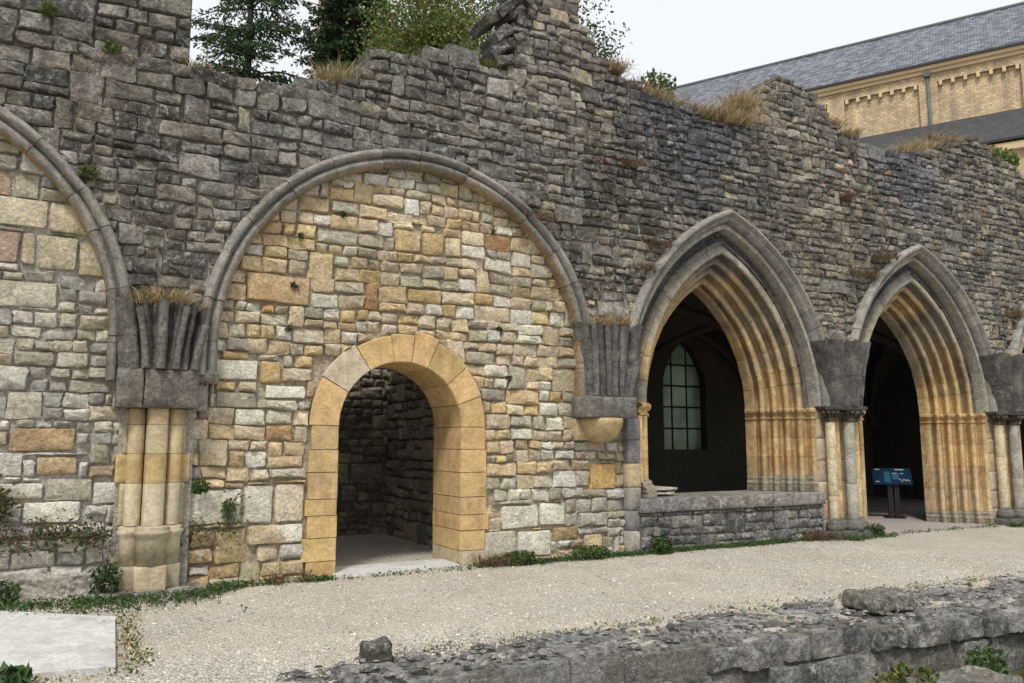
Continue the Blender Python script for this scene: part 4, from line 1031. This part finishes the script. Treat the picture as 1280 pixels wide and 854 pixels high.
TUFTS = [  # x, y, z, reach, height, blades, palette, label
 (1.55,.3,6.08,.42,.2,230,DRY,'dry straw tuft on the wall top beside the tower stump'), (1.05,.15,6.12,.14,.22,90,DRY+GREENS[3:],'small yellowing tuft in the corner of the tower stump'),
 (2.86,.3,6.45,.3,.42,230,DRY+[(.22,.22,.07)],'tall straw tuft with dry stalks on the wall top'), (4.95,.25,7.13,.32,.24,240,[(.20,.22,.06),(.26,.24,.09),(.15,.18,.05)],'yellow green grassy tuft below the broken peak'),
 (5.2,.2,7.12,.2,.2,120,[(.20,.22,.06),(.26,.24,.09)],'small green tuft against the broken peak'),
 (7.25,.15,7.6,.18,.3,190,RUST+DRY,'reddish dry tuft at the foot of the peak'), (7.65,.2,7.4,.26,.34,260,DRY+RUST,'dry brown tuft on the falling wall top past the peak'), (8.15,.2,7.33,.3,.34,260,DRY,'straw tuft beside the little leafy shrub on the wall top'),
 (8.7,.2,7.25,.32,.34,280,DRY,'straw tuft in the hollow of the wall top'), (9.25,.2,7.2,.34,.4,320,DRY+RUST,'broad straw tuft in the hollow of the wall top'), (9.75,.15,7.2,.3,.62,360,DRY,'tall straw tuft against the stepped rise'), (10.05,.15,7.55,.22,.6,260,DRY,'tall straw tuft on the stepped rise'),
 (12.35,.1,7.68,.26,.22,170,RUST+DRY,'brown tuft on the falling side of the rise'), (12.75,.1,7.55,.22,.2,150,RUST+DRY,'small brown tuft below the rise'), (13.9,.3,7.42,.4,.22,220,DRY,'low straw mat on the long dip of the wall top'), (14.7,.3,7.55,.42,.36,320,DRY,'broad straw tuft near the church wall dip'), (15.3,.25,7.75,.4,.42,320,DRY,'straw tuft before the church wall'), (15.9,.2,8.0,.35,.4,280,DRY+RUST,'straw tuft on the last rise of the wall'), (17.2,.2,8.05,.25,.2,150,RUST+DRY,'brown tuft past the last rise'),
 (.72,-.12,3.22,.22,.34,200,DRY+[(.16,.15,.05)],'dry tuft on the dark ribs above the ochre shafts'), (.98,-.14,3.2,.2,.26,150,DRY,'dry tuft on the dark ribs beside the doorway arch'),
 (6.95,-.18,3.42,.22,.22,220,DRY,'dry tuft on the dark ribs above the corbel'), (11.95,-.25,3.45,.3,.12,140,DRY,'dry tuft on the springer before the board arch'), (17.0,-.25,3.45,.35,.12,140,DRY,'dry tuft on the springer past the board arch'),
 (8.0,-.08,4.75,.16,.22,130,RUST+[(.12,.11,.04)],'brown plant on the shoulder of the sill wall arch'), (7.72,-.08,4.35,.12,.18,90,RUST+[(.09,.09,.04)],'dark plant low on the shoulder of the sill wall arch'), (12.9,-.05,4.75,.3,.25,190,RUST+[(.14,.13,.05)],'brown plant on the shoulder of the board arch'), (13.4,-.06,5.15,.3,.2,150,RUST,'reddish plant high on the shoulder of the board arch'),
 (12.45,-.03,6.2,.14,.18,120,RUST,'round reddish plant growing out of the wall face'), (7.45,-.03,6.0,.09,.22,70,RUST+[(.1,.1,.04)],'small brown plant high above the corbel'), (5.8,-.05,4.92,.22,.16,130,RUST+[(.24,.15,.11)],'reddish plant on the moulding of the doorway arch'), (17.6,-.06,4.4,.25,.3,160,[(.12,.12,.04)]+RUST,'brown plant beside the last pointed arch'),
 (6.97,-.12,.02,.18,.2,0,GREENS,''), (11.25,-.2,.02,.35,.35,230,RUST+[(.23,.13,.09)],'rusty dry weed at the end of the dark sill wall'), (5.05,-.12,.02,.2,.32,170,RUST,'rusty dry weed at the foot of the doorway'), (2.35,-.12,.02,.22,.22,130,RUST,'reddish weed at the foot of the wall before the doorway')]
for (x, y, z, rr, h, n, pal, lab) in TUFTS:
    if not n: continue
    h *= .55 if z > 7.1 else .7; n = n if z > 6 else int(n*.6)
    mb = MB(); 
    for k in range(max(6, n//8)): blades(mb, x+rg.uniform(-rr,rr)*1.05, y+rg.uniform(-.16,.1), z+rg.uniform(-.07,.03), 34, h*rg.uniform(.35,1.0), h*1.2, [tuple(v*q for v in p_) for p_ in pal for q in (.7,1.,1.2)], rg, (rg.uniform(-.4,.4),-.3), .0045)
    mb.build('weed_plant' if 'weed' in lab or 'plant' in lab else 'dry_grass_tuft', 'dry', None, label=lab, category='plant' if 'plant' in lab or 'weed' in lab else 'grass tuft', group='dry tufts and weeds on the ruin', origin=(x,y,z))

# little leafy wall plants
def bushy(x, y, z, r, n, size, pal, label, name='leafy_plant', squash=.8, stems=5, group=None):
    t = thing(name, label, 'plant', (x, y, z), group); mb = MB(); st = MB()
    for k in range(stems):
        e = (x+rg.uniform(-r,r)*.7, y+rg.uniform(-r,r)*.4, z+r*squash*rg.uniform(1.0,1.8)); V, F = tube([(x,y,z-.02), lerp((x,y,z), e, .55), e], [.006,.004,.002], 4); st.add(V, F)
    st.build('stem', 'bark', t)
    pts = []
    for k in range(n):
        a = rg.uniform(0, 2*PI); d = r*rg.random()**.5; pts.append((x+math.cos(a)*d, y+math.sin(a)*d*.6, z+r*squash*(1+rg.uniform(-.95,1))*(1-.3*d/r)))
    leaves(mb, pts, size, pal, rg); mb.build('leaves', 'leaf', t, False)
G2 = [(.05,.10,.025),(.035,.075,.02),(.075,.13,.04)]
bushy(-.55,-.12,.0,.16,260,.028,G2,'low ivy clump at the wall foot below the pale rubble')
bushy(.38,-.16,.05,.16,420,.026,[(.03,.065,.02),(.045,.085,.028)],'dark green leafy clump against the ochre column base',squash=1.1)
bushy(7.75,-.28,.0,.16,420,.035,G2,'tufted green weed at the foot of the dark sill wall',squash=.9)
bushy(5.35,-.2,.0,.25,600,.028,G2,'green weed cushion at the wall foot beside the doorway',squash=.4)
bushy(6.5,-.22,.0,.3,600,.026,G2,'green weed cushion at the foot of the pale masonry',squash=.35)
bushy(12.45,-.3,.0,.2,420,.03,G2,'dark green weed beside the shafted pier plinth',squash=.6)
bushy(1.3,-.02,1.05,.1,160,.03,G2,'small green fern beside the ochre shafts')
bushy(1.62,.06,.75,.08,160,.022,G2,'small fern in the joints of the big pale blocks',squash=1.6)
bushy(1.3,.0,2.3,.07,70,.02,G2,'tiny fern beside the dark abacus block')
for k, (x, z) in enumerate(((2.35,4.2),(2.3,3.55),(2.9,4.55),(5.1,4.6),(5.2,3.2),(5.35,2.5),(2.25,3.0))):
    bushy(x, .08, z, .05, 60, .02, [(.06,.08,.035),(.05,.07,.03)], 'tiny fern in the cream masonry '+('under the crown of the arch moulding','beside the arch moulding shoulder','high under the arch crown above the doorway','near the moulding opposite the tower stump','above the shoulder of the doorway ring','beside the doorway ring near the corbel','between the abacus block and the doorway ring')[k], stems=2, group='tiny ferns in the cream masonry')
for x, z, lab in ((-.05,4.55,'green fern sprig on the moulding beside the tower stump'), (.1,6.05,'yellow green cushion plant on the face of the tower stump'), (-.55,6.35,'pale green sprig high on the tower stump')):
    bushy(x, -.08, z, .1, 150, .025, [(.10,.13,.03),(.07,.11,.03)], lab, stems=3)
bushy(8.35,.3,7.35,.34,420,.05,[(.06,.10,.025),(.09,.13,.04)],'little leafy shrub rooted on the wall top',name='wall_shrub',squash=.9,stems=9)
bushy(18.7,.6,7.6,.6,900,.06,[(.07,.12,.025),(.10,.16,.04)],'bright green shrub on the far wall top below the church',name='wall_shrub',squash=.9,stems=9)
bushy(-.32,-3.45,.0,.16,60,.07,[(.05,.10,.035),(.04,.08,.03)],'broad leaved weed at the edge of the large slab',squash=.5)
bushy(8.3,-5.5,-.6,.4,700,.045,G2,'green ferny clump in the corner below the low wall',squash=.8)
bushy(6.2,-5.35,-.6,.35,500,.04,[(.06,.09,.02),(.10,.11,.03),(.16,.15,.04)],'yellowish weedy clump below the low wall beside the fallen block',squash=.6)
bushy(7.35,-5.3,-.55,.25,300,.035,G2,'small weed against the low wall face',squash=.8)
bushy(5.0,-5.4,-.62,.3,400,.035,[(.10,.12,.03),(.2,.17,.05)],'yellow flecked weeds at the foot of the low wall',squash=.5)
# ivy trails on the lower masonry
def ivy(label, anchors, n, size):
    t = thing('ivy_plant', label, 'ivy', (anchors[0][0], .0, anchors[0][1])); mb = MB(); st = MB()
    for (xa, za), (xb, zb) in zip(anchors, anchors[1:]):
        V, F = tube([(xa,.05,za), ((xa+xb)/2+.03,.03,(za+zb)/2), (xb,.05,zb)], .005, 4); st.add(V, F)
        pts = []
        for k in range(n//(len(anchors)-1)):
            u = rg.random(); pts.append((xa+(xb-xa)*u+rg.gauss(0,.09), rg.uniform(-.06,.09), za+(zb-za)*u+rg.gauss(0,.09)))
        leaves(mb, pts, size, [(.045,.08,.025),(.06,.09,.03),(.11,.09,.035),(.13,.07,.04)], rg, (0,-1,0))
    st.build('vine', 'bark', t); mb.build('leaves', 'leaf', t, False)
ivy('ivy climbing the greyish masonry from its foot', [(-.9,.05),(-.85,.5),(-.72,.85),(-.62,1.05)], 900, .03)
ivy('ivy trailing over the plaster patch below the pale rubble', [(-.6,.62),(-.25,.66),(.1,.68),(.35,.6)], 700, .025)
ivy('ivy in the joints between ochre column and big pale blocks', [(1.15,.55),(1.3,.62),(1.65,.6),(1.7,1.0)], 300, .022)
# rough plaster patch at the foot
V = []; F = []; NX, NZ = 62, 22
for j in range(NZ+1):
    for i in range(NX+1):
        x = -1.1+1.5*i/NX; z = -.03+.30*j/NZ; edge = max(0, min(1, min(i, NX-i)/5, (NZ-j)/4+.9*nz(x*3, 2, 1)))
        V.append((x, .15-.11*edge-.05*nz(x*4, z*5, 8)-.035*abs(nz(x*9, z*11))-.018*nz(x*24, z*24, 2), z))
for j in range(NZ):
    for i in range(NX): F.append((j*(NX+1)+i, j*(NX+1)+i+1, (j+1)*(NX+1)+i+1, (j+1)*(NX+1)+i))
M['patch'] = stone_material('rough_plaster', pale=.5, crust=.45, bump=.9, crust_col=(.11,.08,.045,1), pale_col=(.55,.54,.5,1))
mk('plaster_patch', V, F, 'patch', bpy.data.objects['blocking_wall.001'], (.5,.475,.42))

# grass and weeds along the wall foot; pebbles on the path
rg = random.Random(61); mb = MB()
def foot(x):
    if x < .4: return -.25
    if x < 1.4: return -.42
    if 2.8 < x < 4.75: return 9
    if 12.7 < x < 16.2: return 9
    if 11.5 <= x <= 12.7 or 16.2 <= x < 17.6: return -.42
    return -.12
for k in range(7500):
    x = rg.uniform(-1.6, 18.5); f = foot(x)
    if f > 5: f = -.2 if rg.random() < .12 else 9
    if f > 5: continue
    dn = nz(x*1.1, 2.)+.35*nz(x*4, 7)
    if dn < rg.uniform(-.6,.25): continue
    y = f-abs(rg.gauss(0, (.07+.16*max(0,dn)) if x > 1.5 else .24)); h = rg.uniform(.03,.085)*(1+.5*max(0,dn))
    if rg.random() < .55: blades(mb, x, y, 0, 3, h, .05, GREENS, rg, (0,-.1), .004)
    else: leaves(mb, [(x+rg.gauss(0,.03), y+rg.gauss(0,.03), h*rg.uniform(.2,.9)) for q in range(5)], .02, G2, rg)
for k in range(900):
    x = rg.uniform(-2.4, 1.6); y = -.3-abs(rg.gauss(0,.45))
    if nz(x*1.4, y*1.4, 3.) < rg.uniform(-.1,.35): continue
    leaves(mb, [(x+rg.gauss(0,.05), y+rg.gauss(0,.05), rg.uniform(.01,.06)) for q in range(6)], .018, GREENS, rg)
for k in range(260):
    x, y = (rg.uniform(-2.4,.5), rg.gauss(-3.42,.06)) if k % 2 else (rg.gauss(.5,.05), rg.uniform(-3.3,-1.4))
    leaves(mb, [(x+rg.gauss(0,.04), y+rg.gauss(0,.04), rg.uniform(.0,.05)) for q in range(5)], .016, GREENS+DRY, rg)
for k in range(500):
    x = rg.uniform(2,10); y = -3.98+abs(rg.gauss(0,.15))
    leaves(mb, [(x+rg.gauss(0,.04), y, rg.uniform(.0,.025)) for q in range(3)], .014, [(.10,.12,.04),(.16,.14,.06)], rg)
mb.build('grass', 'leaf', None, False, kind='stuff', label='low grass and weeds along the wall foot and slab edges')
mb = MB()
PEB = [(.56,.54,.50),(.60,.58,.54),(.50,.48,.44),(.54,.49,.41),(.36,.34,.31),(.20,.19,.17),(.26,.23,.19),(.42,.39,.34)]  # pebble tones; the dark ones also stand in for small shadows in the gravel
for k in range(21000):
    u = rg.random(); 
    if k < 900: x = rg.uniform(2.9, 5.0); y = rg.uniform(.65, 4.3)
    elif k < 16500: x = rg.uniform(-1.2, 11.5); y = rg.uniform(-4.15, -.15)
    else: x = rg.uniform(-.6, 3.2); y = rg.uniform(-5.5, -3.2)
    if x < .42 and -3.4 < y < -.6 and y < -.7+.0: continue
    s = rg.uniform(.006,.014)*(1.8 if rg.random() < .05 else 1); a = rg.uniform(0, PI); z = .018*nz(x*.8,y*.8)+.012*nz(x*2.1,y*2.1,4)
    if y < -4.4 and x > 1.2: continue
    ca, sa = math.cos(a)*s, math.sin(a)*s; e = rg.uniform(.55,.95)
    V = [(x+ca,y+sa,z),(x-sa*e,y+ca*e,z+s*.1),(x-ca,y-sa,z),(x+sa*e,y-ca*e,z+s*.15),(x+rg.uniform(-.3,.3)*s,y+rg.uniform(-.3,.3)*s,z+s*rg.uniform(.5,.9))]
    mb.add(V, [(0,1,4),(1,2,4),(2,3,4),(3,0,4)], jit(rg.choice(PEB), .2, rg))
M['pebble'] = leaf_material('pebble', 0.)
mb.build('gravel', 'pebble', None, False, kind='stuff', label='loose pale pebbles scattered over the path')

# ================================================================= trees behind the ruin
def conifer(x, y, h, spread, label, pal, z_from, seed, step=.55, nb=6, dens=1., needle=.11):
    t = thing('conifer_tree', label, 'tree', (x, y, 0), 'trees behind the ruin'); rg = random.Random(seed)
    V, F = tube([(x+.1*nz(k*.7, seed), y, h*k/10) for k in range(11)], [.26*(1-k/10.4)+.015 for k in range(11)], 9); mk('trunk', V, F, 'bark', t)
    br = MB(); nd = MB(); z = z_from
    while z < h-.3:
        Lb = spread*((h-z)/(h-z_from))**.75*1.0
        for k in range(nb):
            a = rg.uniform(0, 2*PI); L = Lb*rg.uniform(.6,1.1); up = rg.uniform(-.05,.25); path = []
            for q in range(6):
                u = q/5; path.append((x+math.cos(a)*L*u, y+math.sin(a)*L*u, z+L*(up*u-.38*u*u)+.06*nz(a*5, u*4, z)))
            V, F = tube(path, [.035*(1-q/5.6)*min(1.4,.4+L*.4) for q in range(6)], 4, False); mk('branch', V, F, 'bark', t)
            m = int(11*L*dens)
            for s in range(m):
                u = .05+.95*s/m+rg.uniform(-.03,.03); i = min(4, int(u*5)); p = Vector(lerp(path[i], path[i+1], min(1,u*5-i))); sd_ = rg.choice((-1,1))
                aa = a+sd_*rg.uniform(.5,1.2); tl = L*.34*(1.1-u)*rg.uniform(.5,1.2)+.14; dv = Vector((math.cos(aa), math.sin(aa), rg.uniform(-.45,.05)))*tl
                for q in range(int(4+tl*13*dens)):
                    pp = p+dv*rg.random()+Vector((0,0,-.05*rg.random())); d1 = (dv.normalized()+Vector((rg.gauss(0,.6), rg.gauss(0,.6), rg.gauss(0,.5)-.25))).normalized(); d2 = d1.cross(Vector((rg.gauss(0,1),rg.gauss(0,1),rg.gauss(0,1)))).normalized(); s_ = needle*rg.uniform(.6,1.3)
                    nd.add([tuple(pp), tuple(pp+d1*s_*.5+d2*s_*.2), tuple(pp+d1*s_), tuple(pp+d1*s_*.5-d2*s_*.2)], [(0,1,2,3)], jit(rg.choice(pal), .25, rg))
        z += step*rg.uniform(.7,1.3)
    nd.build('crown', 'leaf', t, False)
def broadleaf(x, y, h, rad, zc, label, pal, n_cl, per, size, seed, hz=1.3):
    t = thing('leafy_tree', label, 'tree', (x, y, 0), 'trees behind the ruin'); rg = random.Random(seed)
    V, F = tube([(x+.25*nz(k*.5, seed), y+.2*nz(k*.5, seed, 3), (zc)*k/8) for k in range(9)], [.2*(1-k/9.5)+.03 for k in range(9)], 8); mk('trunk', V, F, 'bark', t)
    br = MB(); nd = MB()
    for k in range(n_cl):
        while True:
            p = Vector((rg.uniform(-1,1), rg.uniform(-1,1), rg.uniform(-1,1)))
            if .25 < p.length < 1 and nz(p.x*2+seed, p.y*2, p.z*2) > -.18: break
        c = Vector((x+p.x*rad, y+p.y*rad, zc+p.z*rad*hz))
        if k % 3 == 0:
            b = Vector((x, y, zc-rad*hz*.7+rg.uniform(0,rad*hz*.5))); m = (b+c)/2+Vector((0,0,.2)); V, F = tube([tuple(b), tuple(m), tuple(c)], [.05,.03,.01], 4, False); mk('limb', V, F, 'bark', t)
        cs = rg.uniform(.2,.42); tone = rg.uniform(.75,1.3)
        pts = [(c.x+rg.gauss(0,cs), c.y+rg.gauss(0,cs), c.z+rg.gauss(0,cs*.7)) for q in range(per)]
        leaves(nd, pts, size, [tuple(v*tone for v in q) for q in pal], rg)
    nd.build('crown', 'leaf', t, False)
CON = [(.026,.055,.02),(.042,.08,.028),(.034,.068,.03),(.055,.095,.034)]
conifer(3.9, 14, 19.5, 4.2, 'sparse dark conifer with drooping open branches behind the tower stump', CON, 7.5, 1, .58, 6, 1.2, .13)
conifer(7.0, 13.5, 20, 3.0, 'dense dark fir rising in front of the pale ruined pillar', CON, 8, 2, .33, 8, 1.5, .15)
broadleaf(8.1, 10.5, 14, 1.65, 13.0, 'dense yellow green leafy tree behind the mossy wall top', [(.12,.175,.04),(.17,.20,.05),(.09,.145,.035),(.16,.14,.05)], 520, 38, .058, 3, 1.5)
broadleaf(12.9, 15, 18, 2.0, 16.0, 'loose light green tree behind the broken peak', [(.07,.10,.03),(.05,.085,.025),(.10,.13,.05)], 190, 34, .075, 4, 1.3)
broadleaf(16.6, 15, 19, 1.5, 17.0, 'thin leafed tree showing past the broken peak', [(.05,.08,.025),(.04,.07,.02)], 90, 26, .08, 5, 1.4)
def pillar():
    t = thing('ruined_pillar', 'tall pale stone pillar fragment behind the dark fir', 'pillar', (8.4, 20.5, 0)); rg = random.Random(3)
    mb = MB(); mb.box(7.74, 9.06, 20.03, 21.2, -.1, 23.2, (.3,.27,.2)); mb.build('mortar_core', 'mortar', t, False)
    m = Masonry()
    for p in cells(7.7, 9.1, 14.5, 23.2, (.3,.4), (.4,.8), rg, 8, .01, .5):
        p = clip(clip(p, 1, 0, 9.1), -1, 0, -7.7)
        if len(p) > 2 and abs(area(p)) > .01: m.add(stone(p, 20.0, .1, .02, rg), jit((.27,.24,.19), .2, rg))
    m.build(t, 'light_stone')
pillar()

# ================================================================= church with slate roof
def church():
    A = Vector((42.883, 12.371, 0)); d = Vector((-.49755, .86743, 0)); nn = Vector((-.86743, -.49755, 0))
    t = thing('abbey_church', 'ochre stone church with blue grey slate roof and blind panels', 'church', tuple(A))
    def W(s, o, z): p = A+d*s+nn*o; return (p.x, p.y, z)
    def sbox(name, mat, s0, s1, o0, o1, z0, z1, par=t):
        P = [W(s,o,z) for z in (z0,z1) for s,o in ((s0,o0),(s1,o0),(s1,o1),(s0,o1))]
        V = []; F = []; UV = []
        for f in ((0,3,2,1),(4,5,6,7),(0,1,5,4),(1,2,6,5),(2,3,7,6),(3,0,4,7)):
            b = len(V); V += [P[i] for i in f]; F.append((b,b+1,b+2,b+3))
            for i in f:
                s, o = ((s0,o0),(s1,o0),(s1,o1),(s0,o1))[i%4]; UV.append((s+o, (z0,z1)[i//4]+ (o if f in ((0,3,2,1),(4,5,6,7)) else 0)))
        return mk(name, V, F, mat, par, smooth=False, uvs=UV)
    def sheet(name, mat, s0, s1, o0, z0, o1, z1, par=t, th=.12):
        L = math.hypot(o1-o0, z1-z0); V = [W(s0,o0,z0),W(s1,o0,z0),W(s1,o1,z1),W(s0,o1,z1)]; V += [(v[0],v[1],v[2]-th) for v in V]
        return mk(name, V, [(0,1,2,3),(7,6,5,4),(0,4,5,1),(1,5,6,2),(2,6,7,3),(3,7,4,0)], mat, par, smooth=False, uvs=[(s0,0),(s1,0),(s1,L),(s0,L)]*2)
    S0, S1 = -18, 24
    sbox('wall', 'church_brick', S0, S1, -8.4, -.18, 0, 22.4)
    # frame of plain wall round the recessed panels
    sbox('wall', 'church_brick', S0, S1, -.179, .0, 21.62, 22.4)
    for k in range(-4, 6):
        c = 4.59+k*4.85
        sbox('pilaster', 'church_brick', c-.47, c+.47, -.178, .04, 15.0, 21.618)
        n = 6
        for q in range(n+1):
            s = c+.62+(4.85-1.24)*q/n; sbox('corbel', 'church_trim', s-.085, s+.085, -.17, .05, 21.36, 21.61)
        if k % 2: continue
        V, F = tube([W(c,.12,15), W(c,.12,22.2)], .085, 8); mk('drain_pipe', V, F, 'zinc', t)
        sbox('pipe_hopper', 'zinc', c-.16, c+.16, .045, .28, 21.9, 22.2)
    sbox('cornice', 'church_trim', S0, S1, .002, .16, 22.1, 22.3); sbox('cornice', 'church_trim', S0, S1, .003, .3, 22.302, 22.5)
    sbox('gutter', 'zinc', S0, S1, .004, .42, 22.502, 22.62)
    sheet('roof', 'slate', S0, S1, .45, 22.63, -4.2, 26.9); sheet('roof', 'slate', S1, S0, -8.85, 22.6, -4.2, 26.9)
    sbox('ridge_cap', 'zinc', S0, S1, -4.32, -4.08, 26.85, 26.98)
    sheet('lean_to_roof', 'dark_slate', S0, S1, 4.2, 16.3, .05, 19.15)
    sbox('lean_to_cornice', 'church_trim', S0, S1, 3.6, 4.1, 15.75, 16.1); sbox('lean_to_wall', 'church_brick', S0, S1, 3.3, 3.8, 0, 15.745)
church()
